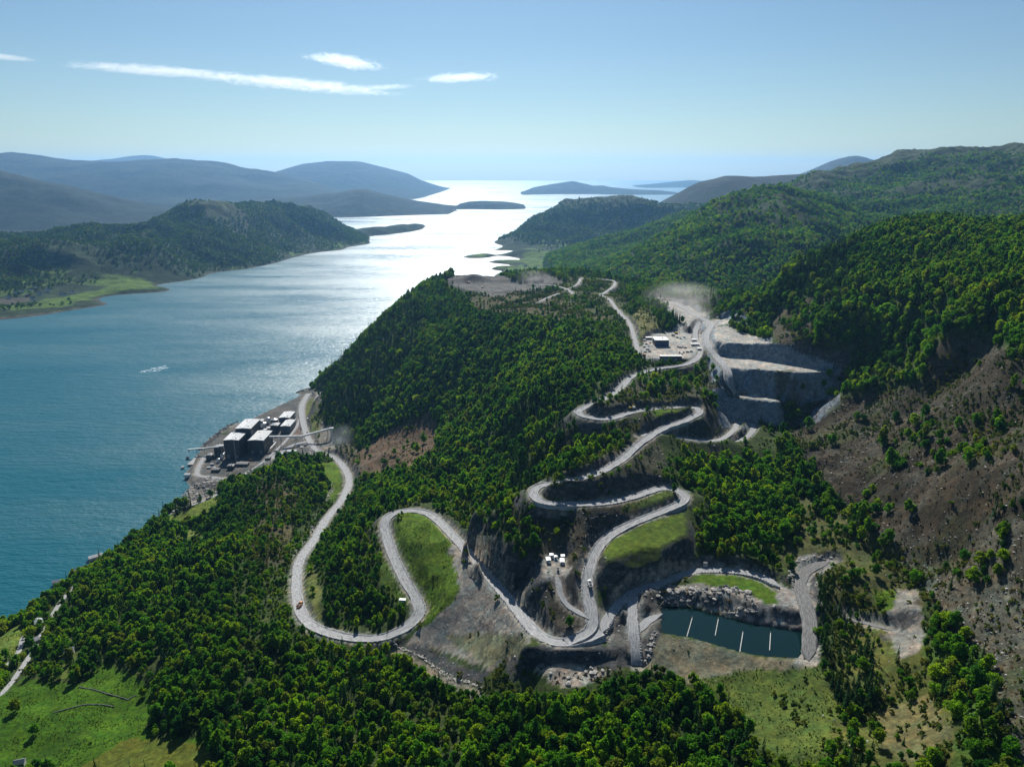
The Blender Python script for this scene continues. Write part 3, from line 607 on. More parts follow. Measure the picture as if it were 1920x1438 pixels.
def far_hill(name, crest, shore, step, seed, extra=(), back=1500, depth=-60, na=0.06, ns=None, mat='vfar', z0=120, z1=320, margin=800, backz=None, fields=False, ends=()):
    c = [PY(*q) for q in crest]; pts = list(c)
    pts += [P(a, b, 0) for a, b in shore]; pts += [P(a, b + 0.35 * 0 + 0, 0)[:1] + (P(a, b, 0)[1] - back * 0.25, depth * 0.5) for a, b in shore]
    pts += [(q[0] * (1 + back / q[1]), q[1] + back, depth if backz is None else backz) for q in c]
    pts += [(q[0] * (1 + 0.3 * back / q[1]), q[1] + 0.3 * back, q[2] * 0.82 - 4) for q in c]
    pts += list(extra) + [P(a, b, -25) for a, b in ends]
    a = np.array(pts); lo = a.min(0); hi = a.max(0)
    gx = np.arange(lo[0] - margin, hi[0] + margin, step); gy = np.arange(lo[1] - margin * 0.3, hi[1] + margin * 0.2, step)
    h = HF(gx, gy, pts, step * 3, 1e-4)
    am = np.clip(h.Z / (0.35 * hi[2]), 0, 1) * hi[2]; ns = ns or hi[2] * 4
    h.Z += am * (na * fbm(h.X, h.Y, ns, 5, seed) + na * 0.9 * (ridged(h.X, h.Y, ns * 0.45, 5, seed + 3) - 0.15))
    res = [(q[0], q[1], float(h.at(q[0], q[1])) - q[2]) for q in c]
    if len(res) > 3:
        lim = [(q[0], q[1] - back, 0.0) for q in res] + [(q[0], q[1] + back, 0.0) for q in res]
        h.Z -= np.clip(HF(gx, gy, res + lim, step * 3, 1e-4).Z, -70, 70) * np.clip(h.Z / 30, 0, 1)
    bx = np.minimum(h.X - gx[0], gx[-1] - h.X); by = gy[-1] - h.Y
    h.Z -= 400 * np.clip(1 - bx / (margin * 0.55), 0, 1) ** 2 + 400 * np.clip(1 - by / (margin * 0.2), 0, 1) ** 2
    o = h.mesh(name, M[mat], hill_zone(h, seed, **({'low': (0.018, 0.028, 0.017), 'high': (0.034, 0.036, 0.026)} if mat == 'vfar' else {'low': (0.022, 0.044, 0.015), 'high': (0.042, 0.062, 0.022)}), z0=z0, z1=z1, fields=fields), keep=h.Z > -12)
    tag(o, kind='structure'); h.obj = o; return h

# across the fjord
HD = far_hill('hill', [(-160,450,3500),(0,452,3600),(100,447,3700),(200,440,3800),(260,425,3900),(300,410,4000),(370,384,4200),(410,380,4300),(500,393,4700),(550,394,4850),(590,402,4950),(620,420,5000),(645,434,5100)],
    [(-160,622),(-60,606),(0,600),(100,588),(200,571),(290,549),(330,529),(400,512),(460,505),(540,486),(600,473),(640,469),(690,458)],
    14, 101, extra=[P(0,580,8),P(80,572,8),P(160,560,8),P(240,545,10),P(-80,585,8),P(60,545,15),P(150,538,15),P(0,548,15),PY(230,520,3150),P(300,538,10),P(350,520,10),P(270,540,12),PY(420,440,3900),PY(300,440,3700),PY(300,480,3400),PY(420,470,3750),PY(520,430,4500),PY(520,460,4250),PY(600,440,4800),PY(200,480,3300),PY(100,490,3150),PY(0,490,3050)], back=1500, na=0.19, mat='far', fields=True, ns=560, z0=150, z1=330)
# behind it
far_hill('hill', [(-120,312,7000),(0,322,7000),(50,335,7000),(130,350,7000),(180,362,7000),(230,376,7000),(270,386,7000),(330,395,6800),(400,402,6600)], [], 45, 111, extra=[PY(-100,440,5800),PY(0,440,5800),PY(150,440,5800),PY(300,440,5700)], back=2500, na=0.17, z0=250, z1=600, backz=100)
far_hill('mountain', [(-200,290,13000),(-60,291,13000),(0,290,13000),(60,290,13000),(110,297,13000),(150,306,12600),(240,305,12600),(330,301,12600),(385,302,12600),(430,309,12600),(480,320,12400),(530,326,12200),(570,338,12000),(610,352,11600),(650,362,11000)], [], 90, 121, extra=[PY(-100,400,9500),PY(100,390,9500),PY(300,390,9500),PY(500,384,9300),PY(650,380,9000)], back=5000, na=0.15, z0=300, z1=700, backz=200)
far_hill('mountain', [(170,312,21000),(215,303,21000),(262,293,21000),(312,298,21000),(360,312,21000)], [], 200, 131, back=5000, na=0.05, extra=[PY(260,330,17000)])
far_hill('hill', [(1225,392,6000),(1245,384,6000),(1262,372,6000),(1290,352,6000),(1340,336,6000),(1376,330,6000),(1420,333,6000),(1465,332,6000),(1520,328,6000),(1600,330,6000)], [], 40, 191, back=2000, na=0.07, extra=[PY(1250,410,5300),PY(1300,400,5200),PY(1400,390,5200),PY(1550,380,5200)], z0=150, z1=420)
far_hill('mountain', [(1480,335,11500),(1508,326,11500),(1542,311,11500),(1580,297,11500),(1603,292.5,11500),(1625,298,11500),(1648,308,11500),(1700,325,11500)], [], 90, 201, back=3500, na=0.05, extra=[PY(1500,345,9500),PY(1600,345,9500),PY(1700,345,9500)])
def isle(name, crest, hd, step, seed, na=0.14, mat='vfar', low=(0.018, 0.028, 0.017)):
    """a long low land: its height follows the crest, falling to the water on both sides"""
    c = np.array([PY(*q) for q in crest]); c = c[np.argsort(c[:, 0])]
    gx = np.arange(c[0, 0] - 2 * step, c[-1, 0] + 2 * step, step); gy = np.arange(c[:, 1].min() - hd * 1.3, c[:, 1].max() + hd * 1.3, step)
    h = HF.__new__(HF); h.xs, h.ys = gx, gy; h.X, h.Y = np.meshgrid(gx, gy)
    zc = np.interp(gx, c[:, 0], c[:, 2], left=-30, right=-30); yc = np.interp(gx, c[:, 0], c[:, 1])
    w = hd * (0.75 + 0.5 * vnoise(gx / hd, gx * 0, seed)); v = np.abs((h.Y - yc + fbm(h.X, h.Y, hd, 3, seed) * hd * 0.25) / w)
    h.Z = np.maximum(zc + 14, 0.5) * (1 - np.minimum(v, 3) ** 1.5) - 14
    h.Z += np.clip(h.Z, 0, None) * (na * fbm(h.X, h.Y, hd * 0.6, 5, seed + 1) + na * (ridged(h.X, h.Y, hd * 0.3, 5, seed + 2) - 0.3)) * np.clip(v * 3, 0.25, 1)
    tag(h.mesh(name, M[mat], hill_zone(h, seed, low=low, high=(0.034, 0.036, 0.026)), keep=h.Z > -12), kind='structure'); return h
isle('mountain', [(440,345,15500),(500,330,15500),(535,321,15500),(575,308,15500),(620,302.5,15500),(672,303,15500),(720,314,15500),(760,325,15500),(798,345,15500),(818,357,15300)], 4200, 110, 141)
isle('hill', [(400,392,8700),(440,383,8700),(480,377,8600),(520,372,8600),(600,365,8600),(640,360,8600),(662,356,8600),(684,355.5,8600),(722,365,8700),(780,377,8900),(835,384.5,9050),(856,387,9150)], 1100, 55, 151)
isle('island', [(853,388,9400),(862,382,9450),(880,378,9500),(905,377,9500),(940,378,9550),(965,380.5,9650),(984,384,9700)], 480, 36, 161)
isle('island', [(980,360,15200),(1000,352,15500),(1040,345.5,15600),(1075,340,15600),(1098,345,15600),(1115,349,15600),(1130,348,15600),(1150,352,15600),(1190,355.5,15600),(1240,357.5,15600),(1266,360.5,15300)], 1300, 70, 171)
isle('island', [(1185,352.5,20000),(1205,348,21000),(1250,342.5,21500),(1300,338,21500),(1345,341,21500),(1390,346,21500)], 2200, 120, 181)
isle('headland', [(590,440,4950),(620,436,5120),(650,432,5350),(700,425,5650),(725,424,5780),(750,421,5930),(775,419.7,6080),(792,421,6260)], 300, 16, 231, na=0.3, mat='far', low=(0.022, 0.044, 0.015))
# headland with the meadows
HG = far_hill('headland', [(962,446,4800),(1000,418,5000),(1040,397,5100),(1080,382,5200),(1130,373,5200),(1190,368,5200),(1216,378,5200),(1245,388,5000),(1300,392,4900)],
    [(880,530),(925,506),(918,492),(924,482),(938,470),(943,461)], 16, 211, extra=[(-190,5000,-25),(-230,5400,-30),(-60,5700,-30),P(1000,500,9),P(960,500,6),P(960,478,10),P(1100,500,14),P(990,520,8),P(1060,480,12),P(940,520,5),P(1020,465,22),PY(1060,440,4700),PY(1110,420,4900),PY(1180,420,4850),PY(1240,430,4500),P(1150,490,24),P(960,530,6),P(1000,535,8),P(937,512,3),P(985,508,9),P(950,490,9),P(934,492,5),P(1020,520,10),P(930,501,3),P(965,515,8),P(960,465,10),P(975,470,12),(-400,2400,-30),(-450,3500,-35),(100,2400,10),(500,2500,60),(-100,2700,-8),(-260,3900,-30)], back=1400, na=0.17, ns=600, mat='far', fields=True, z0=120, z1=300, margin=200)
# hills on the right
HB = far_hill('hill', [(1240,447,2450),(1280,430,2450),(1340,390,2450),(1390,363,2550),(1467,355,2750),(1510,333,3600),(1570,319,3800),(1640,306,3900),(1720,284,4000),(1800,276,4000),(1870,279,4000),(1960,286,4000),(2100,290,4000)], [], 13, 221,
    extra=[PY(1200,490,2300),PY(1180,530,2100),PY(1300,500,2050),PY(1400,460,2000),PY(1250,540,1850),PY(1500,430,2100),PY(1560,458,2050),PY(1600,425,2400),PY(1650,402,2650),PY(1760,395,2600),PY(1900,400,2600),PY(1600,360,3300),PY(1700,340,3400),PY(1800,335,3300),PY(1900,335,3200),PY(1100,470,3300),PY(1130,500,2650),PY(1085,508,2800),PY(1060,470,3900),(600,1600,120),(900,1700,200),(1400,1700,250),(2000,1800,330)], back=1500, na=0.085, ns=520, mat='far', z0=260, z1=480, margin=150, backz=150)

# ------------------------------------------------------------------ air
def volume_mat(name, color, density, aniso, noise=None):
    m, nt, out = new_mat(name)
    v = N(nt, 'ShaderNodeVolumePrincipled'); v.inputs['Color'].default_value = (*color, 1); v.inputs['Density'].default_value = density; v.inputs['Anisotropy'].default_value = aniso
    nt.links.new(v.outputs[0], out.inputs['Volume']); return m, nt, v
m, nt, v = volume_mat('haze', (0.26, 0.58, 1.0), 3.0e-5, 0.58)
hb = np.array([(x, y, z) for z in (-75, 860) for y in (-4000, 31600) for x in (-31600, 31600)], float)
haze = link('haze', np_mesh('haze', hb, [(0, 2, 3, 1), (4, 5, 7, 6), (0, 1, 5, 4), (2, 6, 7, 3), (0, 4, 6, 2), (1, 3, 7, 5)], [m])); tag(haze, kind='stuff')
# ------------------------------------------------------------------ trees
def quads(c, n, size, rng, tilt=0.8):
    """leaf-clump quads at centres c facing roughly along n"""
    k = len(c); n = n + rng.normal(0, tilt, (k, 3)); n /= np.linalg.norm(n, axis=1)[:, None] + 1e-9
    r = rng.normal(size=(k, 3)); u = np.cross(n, r); u /= np.linalg.norm(u, axis=1)[:, None] + 1e-9; v = np.cross(n, u)
    s = (size * rng.uniform(0.6, 1.35, k))[:, None]; a = rng.uniform(0.55, 0.9, (k, 1))
    V = np.stack([c - u * s * a, c + v * s * a * 0.9, c + u * s, c - v * s * 0.8], 1).reshape(-1, 3)
    return V, np.arange(4 * k).reshape(k, 4)
def broad_crown(seed, r=5.0, h=12.0, nl=11, per=55, size=0.78):
    rng = np.random.default_rng(seed); C = []; Nn = []
    for i in range(nl):
        a = i * 2.4 + rng.uniform(-.4, .4); t = (i + 0.5) / nl
        rad = r * (0.66 * math.sin(math.pi * (0.18 + 0.75 * t))) * rng.uniform(0.45, 1.35)
        lc = np.array((math.cos(a) * rad, math.sin(a) * rad, h * (0.30 + 0.58 * t) + rng.uniform(-.9, .9))); lr = r * rng.uniform(0.26, 0.56) * (1.1 - 0.4 * t)
        d = rng.normal(size=(per, 3)); d[:, 2] = d[:, 2] * 0.9 + 0.25; d /= np.linalg.norm(d, axis=1)[:, None]
        C.append(lc + d * lr * rng.uniform(0.6, 1.2, (per, 1)) * (1, 1, 0.95)); Nn.append(d)
    return quads(np.concatenate(C), np.concatenate(Nn), size, rng, 0.55)
def spruce_crown(seed, r=3.1, h=18.0, layers=15, per=11):
    rng = np.random.default_rng(seed); V = []; F = []
    for L in range(layers):
        t = L / (layers - 1); z = h * (0.08 + 0.9 * t); rr = r * (1 - t) ** 0.85 * rng.uniform(0.85, 1.12) + 0.15
        for k in range(max(4, int(per * (1 - 0.55 * t)))):
            a = rng.uniform(0, 6.283); l = rr * rng.uniform(0.7, 1.15); w = 0.42 * (0.45 + rr * 0.28); dr = l * rng.uniform(0.35, 0.6)
            ca, sa = math.cos(a), math.sin(a); b = len(V)
            z0 = z + rng.uniform(-.5, .5); mz = z0 - dr * 0.4
            V += [(ca * .1, sa * .1, z0 + .5), (ca * l * .55 - sa * w, sa * l * .55 + ca * w, mz), (ca * l, sa * l, z0 - dr), (ca * l * .55 + sa * w, sa * l * .55 - ca * w, mz)]
            F.append((b, b + 1, b + 2, b + 3))
    b = len(V); V += [(-.3, 0, h * .93), (0, .3, h * .93), (.3, 0, h * .93), (0, 0, h * 1.05)]; F.append((b, b + 1, b + 2, b + 3))
    return np.array(V), np.array(F)
def trunk_mesh(h, r0, limbs, seed):
    rng = np.random.default_rng(seed); V = []; F = []
    def limb(a, b, ra, rb, n=5):
        a = np.array(a, float); b = np.array(b, float); d = b - a; d /= np.linalg.norm(d); u = np.cross(d, (0.3, 0.9, 0.2)); u /= np.linalg.norm(u); v = np.cross(d, u); s = len(V)
        for q, rr in ((a, ra), ((a + b) / 2 + rng.normal(0, .06, 3) * np.linalg.norm(b - a), (ra + rb) / 2), (b, rb)):
            for k in range(n): V.append(q + rr * (u * math.cos(6.283 * k / n) + v * math.sin(6.283 * k / n)))
        for j in range(2):
            for k in range(n): F.append((s + j * n + k, s + j * n + (k + 1) % n, s + (j + 1) * n + (k + 1) % n, s + (j + 1) * n + k))
    limb((0, 0, -1.2), (rng.normal(0, .25), rng.normal(0, .25), h), r0, r0 * 0.3)
    for i in range(limbs):
        a = i * 2.4; z = h * (0.4 + 0.4 * i / max(1, limbs)); l = h * 0.28
        limb((0, 0, z), (math.cos(a) * l, math.sin(a) * l, z + l * 0.9), r0 * 0.42, r0 * 0.12, 4)
    return np.array(V), np.array(F)
def joined(name, parts):
    V = []; F = []; mi = []; o = 0
    for k, (v, f) in enumerate(parts): V.append(v); F.append(f + o); mi += [k] * len(f); o += len(v)
    return np.concatenate(V), np.concatenate(F), mi
BROAD = []; SPRUCE = []
for i in range(9):
    h = (11.5, 13.5, 9.5, 12.2, 15, 8.5, 12, 14, 10)[i]; r = (5.2, 4.2, 5.6, 4.6, 3.6, 4.8, 5.0, 4.4, 4.0)[i]
    BROAD.append((broad_crown(20 + i, r, h, nl=(11, 13, 9, 12, 14, 8, 10, 15, 9)[i], per=78), trunk_mesh(h * 0.72, 0.26, 4, i)))
for i in range(3):
    h = (17, 20, 14)[i]; SPRUCE.append((spruce_crown(40 + i, (3.0, 3.3, 2.8)[i], h), trunk_mesh(h * 0.95, 0.24, 0, 30 + i)))
SHRUB = [broad_crown(60 + i, 2.0, 3.0, nl=5, per=22, size=0.62) for i in range(4)]
FARC = [broad_crown(70 + i, 5.2, 11, nl=6, per=16, size=1.9) for i in range(4)]
LOGS = [trunk_mesh(7.0, 0.22, 2, 90 + i) for i in range(2)]
LIB = {}
def lib_col(name, meshes):
    c = bpy.data.collections.new(name)
    for i, me in enumerate(meshes):
        o = bpy.data.objects.new('%s_%02d' % (name, i), me); c.objects.link(o)
    LIB[name] = c; return c
def combo(name, crown, trunk, mat): 
    v, f, mi = joined(name, [crown, trunk]); return np_mesh(name, v, f, [mat, M['bark']], False, mi)
lib_col('broadleaf', [combo('broadleaf', c, t, M['leaf']) for c, t in BROAD])
lib_col('spruce', [combo('spruce', c, t, M['needle']) for c, t in SPRUCE])
lib_col('shrub', [np_mesh('shrub', c[0], c[1], [M['shrub']]) for c in SHRUB])
lib_col('midcrown', [np_mesh('midcrown', c[0], c[1], [M['leaf']]) for c in FARC])
lib_col('brush', [np_mesh('brush', c[0], c[1], [M['brush']]) for c in SHRUB])
lib_col('farcrown', [np_mesh('farcrown', c[0], c[1], [M['farleaf']]) for c in FARC])
lib_col('log', [np_mesh('log', np.column_stack([v[:, 2], v[:, 0], v[:, 1]]), f, [M['deadwood']]) for v, f in LOGS])
def scatter(name, lib, pts, rz, scl, idx, label=None, cat=None):
    me = bpy.data.meshes.new(name); me.vertices.add(len(pts)); me.vertices.foreach_set('co', np.asarray(pts, np.float32).ravel())
    add_attr(me, 'rot', 'FLOAT_VECTOR', np.column_stack([rz * 0, rz * 0, rz])); add_attr(me, 'scl', 'FLOAT_VECTOR', scl); add_attr(me, 'pick', 'INT', idx)
    o = link(name, me); tag(o, label, cat, kind='stuff')
    ng = bpy.data.node_groups.new(name, 'GeometryNodeTree')
    ng.interface.new_socket('Geometry', in_out='INPUT', socket_type='NodeSocketGeometry'); ng.interface.new_socket('Geometry', in_out='OUTPUT', socket_type='NodeSocketGeometry')
    n = ng.nodes; L = ng.links; gi = n.new('NodeGroupInput'); go = n.new('NodeGroupOutput')
    ip = n.new('GeometryNodeInstanceOnPoints'); ip.inputs['Pick Instance'].default_value = True
    ci = n.new('GeometryNodeCollectionInfo'); ci.inputs['Collection'].default_value = LIB[lib]; ci.inputs['Separate Children'].default_value = True; ci.inputs['Reset Children'].default_value = True
    def na(nm, t): a = n.new('GeometryNodeInputNamedAttribute'); a.data_type = t; a.inputs['Name'].default_value = nm; return a.outputs['Attribute']
    er = n.new('FunctionNodeEulerToRotation')
    L.new(gi.outputs[0], ip.inputs['Points']); L.new(ci.outputs[0], ip.inputs['Instance']); L.new(na('pick', 'INT'), ip.inputs['Instance Index'])
    L.new(na('rot', 'FLOAT_VECTOR'), er.inputs[0]); L.new(er.outputs[0], ip.inputs['Rotation']); L.new(na('scl', 'FLOAT_VECTOR'), ip.inputs['Scale']); L.new(ip.outputs[0], go.inputs[0])
    md = o.modifiers.new('scatter', 'NODES'); md.node_group = ng
    return o
def jitter_grid(x0, x1, y0, y1, s, seed):
    rng = np.random.default_rng(seed)
    gx, gy = np.meshgrid(np.arange(x0, x1, s), np.arange(y0, y1, s)); gx = gx.ravel() + rng.uniform(-.48, .48, gx.size) * s; gy = gy.ravel() + rng.uniform(-.48, .48, gy.size) * s
    return gx, gy
def in_view(x, y, z, m=60):
    px, py = proj(x, y, z); return (px > -m) & (px < 1920 + m) & (py < 1438 + m) & (py > 150)
def visible(x, y, z, slack=14):
    """keep what the near land does not hide by more than slack metres"""
    ok = np.ones(len(x), bool)
    for t in np.linspace(0.25, 0.97, 40):
        qx, qy, qz = x * t, y * t, HC + (z + slack - HC) * t
        ins = (qx > xs[0]) & (qx < xs[-1]) & (qy > ys[0]) & (qy < ys[-1])
        ok &= ~(ins & (LAND.at(qx, qy) > qz))
    return ok
rng = np.random.default_rng(5)
tx, ty = jitter_grid(-800, 1250, 200, 2200, 4.7, 1)
tz = LAND.at(tx, ty); ok = in_view(tx, ty, tz) & (tz > 1.5); tx, ty, tz = tx[ok], ty[ok], tz[ok]
td = LAND.field(TD, tx, ty); clump = 0.75 + 0.5 * fbm(tx, ty, 45, 3, 91)
ok = rng.uniform(size=len(tx)) < td * clump; ok &= visible(tx, ty, tz); tx, ty, tz = tx[ok], ty[ok], tz[ok]
tpx, tpy = proj(tx, ty, tz)
sp = rng.uniform(size=len(tx)) < 0.12 + 0.24 * (fbm(tx, ty, 120, 2, 95) > 0.25)
for poly, pr in (([(585,790),(595,720),(770,555),(800,600),(740,720),(680,800),(640,835)], 0.8), ([(940,800),(1000,730),(1065,740),(1060,800),(1000,900),(975,1010),(935,930)], 0.7), ([(1480,560),(1500,490),(1590,455),(1595,560),(1540,590)], 0.85), ([(1525,1080),(1580,1080),(1640,1240),(1640,1350),(1570,1330),(1530,1180)], 0.9), ([(1560,640),(1640,660),(1650,735),(1560,720)], 0.6), ([(800,880),(960,860),(960,1010),(900,1000)], 0.3)):
    m = inpoly(tpx, tpy, poly); sp[m] = rng.uniform(size=m.sum()) < pr
tsc = (0.42 + 0.68 * rng.uniform(size=len(tx)) ** 1.2) * (1 + 0.22 * fbm(tx, ty, 90, 2, 97))
scrub = inpoly(tpx, tpy, [(460,890),(560,900),(600,960),(540,1120),(480,1250),(430,1150),(440,1000)]) | inpoly(tpx, tpy, [(1480,920),(1740,1110),(1740,1440),(1560,1440),(1540,1060)]) | inpoly(tpx, tpy, [(860,545),(1180,520),(1180,640),(1060,620),(900,590)])
tsc[scrub] *= 0.65; tsc *= np.where(LAND.field(REDGE, tx, ty) < 26, 0.68, 1.0)
stand = inpoly(tpx, tpy, [(1525,1080),(1580,1080),(1640,1240),(1640,1350),(1570,1330),(1530,1180)]); tsc[stand] *= 1.5
hz = rng.uniform(0.8, 1.35, len(tx)); wx_ = rng.uniform(0.78, 1.25, len(tx)); rot = rng.uniform(0, 6.283, len(tx))
ddep = ty * _c - (tz - HC) * _s
size = tsc / ddep; inside = (tpx > 5) & (tpx < 1915) & (tpy > 0) & (tpy < 1432)
PLACES = [(130, 1300, 'at the top edge of the lower left meadow'), (330, 1330, 'along the right edge of the lower left meadow'), (250, 1200, 'on the wooded slope above the farmhouse'), (420, 1240, 'on the steep wooded slope left of the lower haul road'), (450, 1400, 'in the wood at bottom left, right of the meadow'), (620, 1290, 'just below the lower haul road bend'), (640, 1410, 'at the bottom edge below the haul road bend'), (800, 1360, 'below the drainage channel at the bottom'), (950, 1400, 'at the bottom edge below the dark retaining slope'), (1080, 1330, 'just under the pale rock outcrop'), (1150, 1410, 'at the bottom edge below the pond road spur'), (1230, 1320, 'beside the lawn under the pond'), (1320, 1400, 'at the bottom edge left of the rough lawn'), (1550, 1390, 'at the bottom edge right of the rough lawn'), (1580, 1200, 'in the dark stand right of the pond'), (1680, 1270, 'in the scrub below the grey gravel patch'), (1780, 1380, 'in the scrub at the foot of the grey slope'), (1830, 1250, 'against the grey stony slope at right'), (60, 1180, 'beside the coast road'), (680, 1100, 'inside the loop of the lower haul road')]
def region_word(px, py): return min(PLACES, key=lambda q: (q[0] - px) ** 2 + 1.6 * (q[1] - py) ** 2)[2]
def tree_protos(kind, lib, mat):
    out = []
    for i, (c, t) in enumerate(lib):
        out.append((np_mesh('crown', c[0], c[1], [mat]), np_mesh('trunk', t[0], t[1], [M['bark']])))
    return out
for spruce in (False, True):
    lib = SPRUCE if spruce else BROAD; name = 'spruce_tree' if spruce else 'broadleaf_tree'
    ids = np.where((sp == spruce))[0]; cand = ids[inside[ids]]; top = cand[np.argsort(-size[cand])[:300]]
    pro = tree_protos(name, lib, M['needle' if spruce else 'leaf'])
    pick = rng.integers(0, len(lib), len(tx))
    for i in top:
        s = float(tsc[i]); e = empty(name, (tx[i], ty[i], tz[i] - 0.2), float(rot[i])); e.scale = (s * float(wx_[i]), s, s * float(hz[i]))
        cm_, tm_ = pro[pick[i]]; link('crown', cm_, e); link('trunk', tm_, e)
        w_ = region_word(tpx[i], tpy[i])
        sw = 'small ' if s < 0.72 else ('large ' if s > 1.0 else '')
        tag(e, sw + ('dark narrow spruce ' if spruce else 'round green broadleaf tree ') + w_, 'tree', sw + ('spruces ' if spruce else 'broadleaf trees ') + w_)
    rest = np.setdiff1d(ids, top)
    scatter('spruce_wood' if spruce else 'broadleaf_wood', 'spruce' if spruce else 'broadleaf', np.column_stack([tx, ty, tz - 0.2])[rest], rot[rest], np.column_stack([tsc * wx_, tsc, tsc * hz])[rest], pick[rest],
            'dark spruces scattered through the hillside woods' if spruce else 'green broadleaf woods covering the hill and valley', 'wood')
print('TREES', len(tx), int(sp.sum()))
sx, sy = jitter_grid(-700, 1000, 200, 1900, 3.4, 2); sz = LAND.at(sx, sy); ok = in_view(sx, sy, sz, 30); sx, sy, sz = sx[ok], sy[ok], sz[ok]
ok = rng.uniform(size=len(sx)) < LAND.field(SD_, sx, sy) * np.clip(0.55 + 2.2 * fbm(sx, sy, 26, 3, 99), 0, 1.6); ok &= visible(sx, sy, sz, 5); sx, sy, sz = sx[ok], sy[ok], sz[ok]
ss = rng.uniform(0.4, 1.15, len(sx)) * (1 + 0.5 * fbm(sx, sy, 40, 2, 98))
scatter('shrubs', 'shrub', np.column_stack([sx, sy, sz - 0.2]), rng.uniform(0, 6.28, len(sx)), np.column_stack([ss, ss, ss * rng.uniform(0.7, 1.3, len(sx))]), rng.integers(0, 4, len(sx)), 'low shrubs and young birches on cleared ground', 'shrubs')
print('SHRUBS', len(sx))
ok = (LAND.field(RUB, rx0 := jitter_grid(-200, 900, 250, 1250, 3.0, 12)[0], ry0 := jitter_grid(-200, 900, 250, 1250, 3.0, 12)[1]) > 0.45) & (rng.uniform(size=len(rx0)) < 0.35); bx_, by_ = rx0[ok], ry0[ok]; bz_ = LAND.at(bx_, by_); ok = in_view(bx_, by_, bz_, 5) & (LAND.field(EDGE, bx_, by_) > 8); bx_, by_, bz_ = bx_[ok], by_[ok], bz_[ok]
bs = rng.uniform(0.25, 0.7, len(bx_))
scatter('felled_brush', 'brush', np.column_stack([bx_, by_, bz_ - 0.35]), rng.uniform(0, 6.28, len(bx_)), np.column_stack([bs * 1.5, bs, bs * 0.5]), rng.integers(0, 4, len(bx_)), 'brown felling debris strewn over the cleared slopes', 'brush')
ok = rng.uniform(size=len(bx_)) < 0.16; lx, ly, lz = bx_[ok] + 1.3, by_[ok] - 0.7, bz_[ok]
scatter('felled_logs', 'log', np.column_stack([lx, ly, lz + 0.15]), rng.uniform(0, 6.28, len(lx)), np.column_stack([rng.uniform(.5, 1.3, len(lx)), np.ones(len(lx)), np.ones(len(lx))]), rng.integers(0, 2, len(lx)), 'pale felled trunks lying on the cleared slopes', 'logs')
gx_, gy_ = jitter_grid(-700, 700, 220, 1000, 2.0, 14); gz_ = LAND.at(gx_, gy_); ok = in_view(gx_, gy_, gz_, 5) & (LAND.field((ZC[..., 1] > 1.25 * ZC[..., 0]) & (ZC[..., 1] > 0.09) & (TD < 0.05) & (EDGE > 1.0), gx_, gy_)) & (rng.uniform(size=len(gx_)) < np.clip(0.35 + 1.2 * fbm(gx_, gy_, 12, 3, 109), 0.03, 1)); gx_, gy_, gz_ = gx_[ok], gy_[ok], gz_[ok]
gs = rng.uniform(0.10, 0.26, len(gx_)); scatter('grass_tufts', 'shrub', np.column_stack([gx_, gy_, gz_ - 0.12]), rng.uniform(0, 6.28, len(gx_)), np.column_stack([gs * 1.3, gs * 1.3, gs]), rng.integers(0, 4, len(gx_)), 'tufts of grass and weeds on the meadows and verges', 'grass')
print('TUFTS', len(gx_), 'LOGS', len(lx))
# woods on the farther hills
def far_wood(h, name, label, s, seed, dens, x0, x1, y0, y1, sc=1.0, lib='farcrown'):
    fx, fy = jitter_grid(x0, x1, y0, y1, s, seed); fz = h.at(fx, fy); ok = in_view(fx, fy, fz, 80) & (fz > 4); fx, fy, fz = fx[ok], fy[ok], fz[ok]
    ok = rng.uniform(size=len(fx)) < dens(fx, fy, fz); ok &= visible(fx, fy, fz, 25); fx, fy, fz = fx[ok], fy[ok], fz[ok]
    q = rng.uniform(0.6, 1.15, len(fx)) * sc
    scatter(name, lib, np.column_stack([fx, fy, fz - 1.5]), rng.uniform(0, 6.28, len(fx)), np.column_stack([q, q, q * rng.uniform(0.8, 1.2, len(fx))]), rng.integers(0, 4, len(fx)), label, 'wood')
    print(name, len(fx))
far_wood(HB, 'hillside_wood', 'hazy green woods on the hills at upper right', 10.0, 3, lambda x, y, z: np.clip(1.25 - np.maximum(0, z - 250) / 190 + 1.3 * fbm(x, y, 260, 4, 301), 0, 1), 150, 2600, 1500, 3900, lib='midcrown')
far_wood(HD, 'hillside_wood', 'blue-green woods on the hill across the fjord', 12.0, 4, lambda x, y, z: np.clip(0.85 - np.maximum(0, 40 - z) / 38 - np.maximum(0, z - 180) / 120 + 1.6 * fbm(x, y, 320, 4, 311), 0, 1), -3100, -500, 2500, 5600, 1.05)
far_wood(HG, 'hillside_wood', 'hazy woods on the headland behind the hilltop', 13.0, 6, lambda x, y, z: np.clip((z - 25) / 40 + 0.05 + 1.6 * fbm(x, y, 320, 4, 321), 0, 1) * np.clip(1.2 - np.maximum(0, z - 170) / 100, 0, 1), -250, 1500, 2600, 5300, 1.1)

for px, py, s, l in ((30, 1334, 1.05, 'lone dark round tree standing on the lower left meadow'), (66, 1376, 0.8, 'lone spreading tree low on the meadow with a long shadow'), (268, 1306, 0.7, 'single small tree standing clear of the wood on the meadow edge')):
    a_, b_, c_ = ray(px, py); t_ = np.arange(250, 1500, 1.0); i_ = int(np.argmax(HC + c_ * t_ <= LAND.at(a_ * t_, b_ * t_)))
    e = empty('broadleaf_tree', (a_ * t_[i_], b_ * t_[i_], HC + c_ * t_[i_])); e.scale = (s,) * 3; tag(e, l, 'tree')
    c, t = BROAD[px % 9]; link('crown', np_mesh('crown', c[0], c[1], [M['leaf']]), e); link('trunk', np_mesh('trunk', t[0], t[1], [M['bark']]), e)
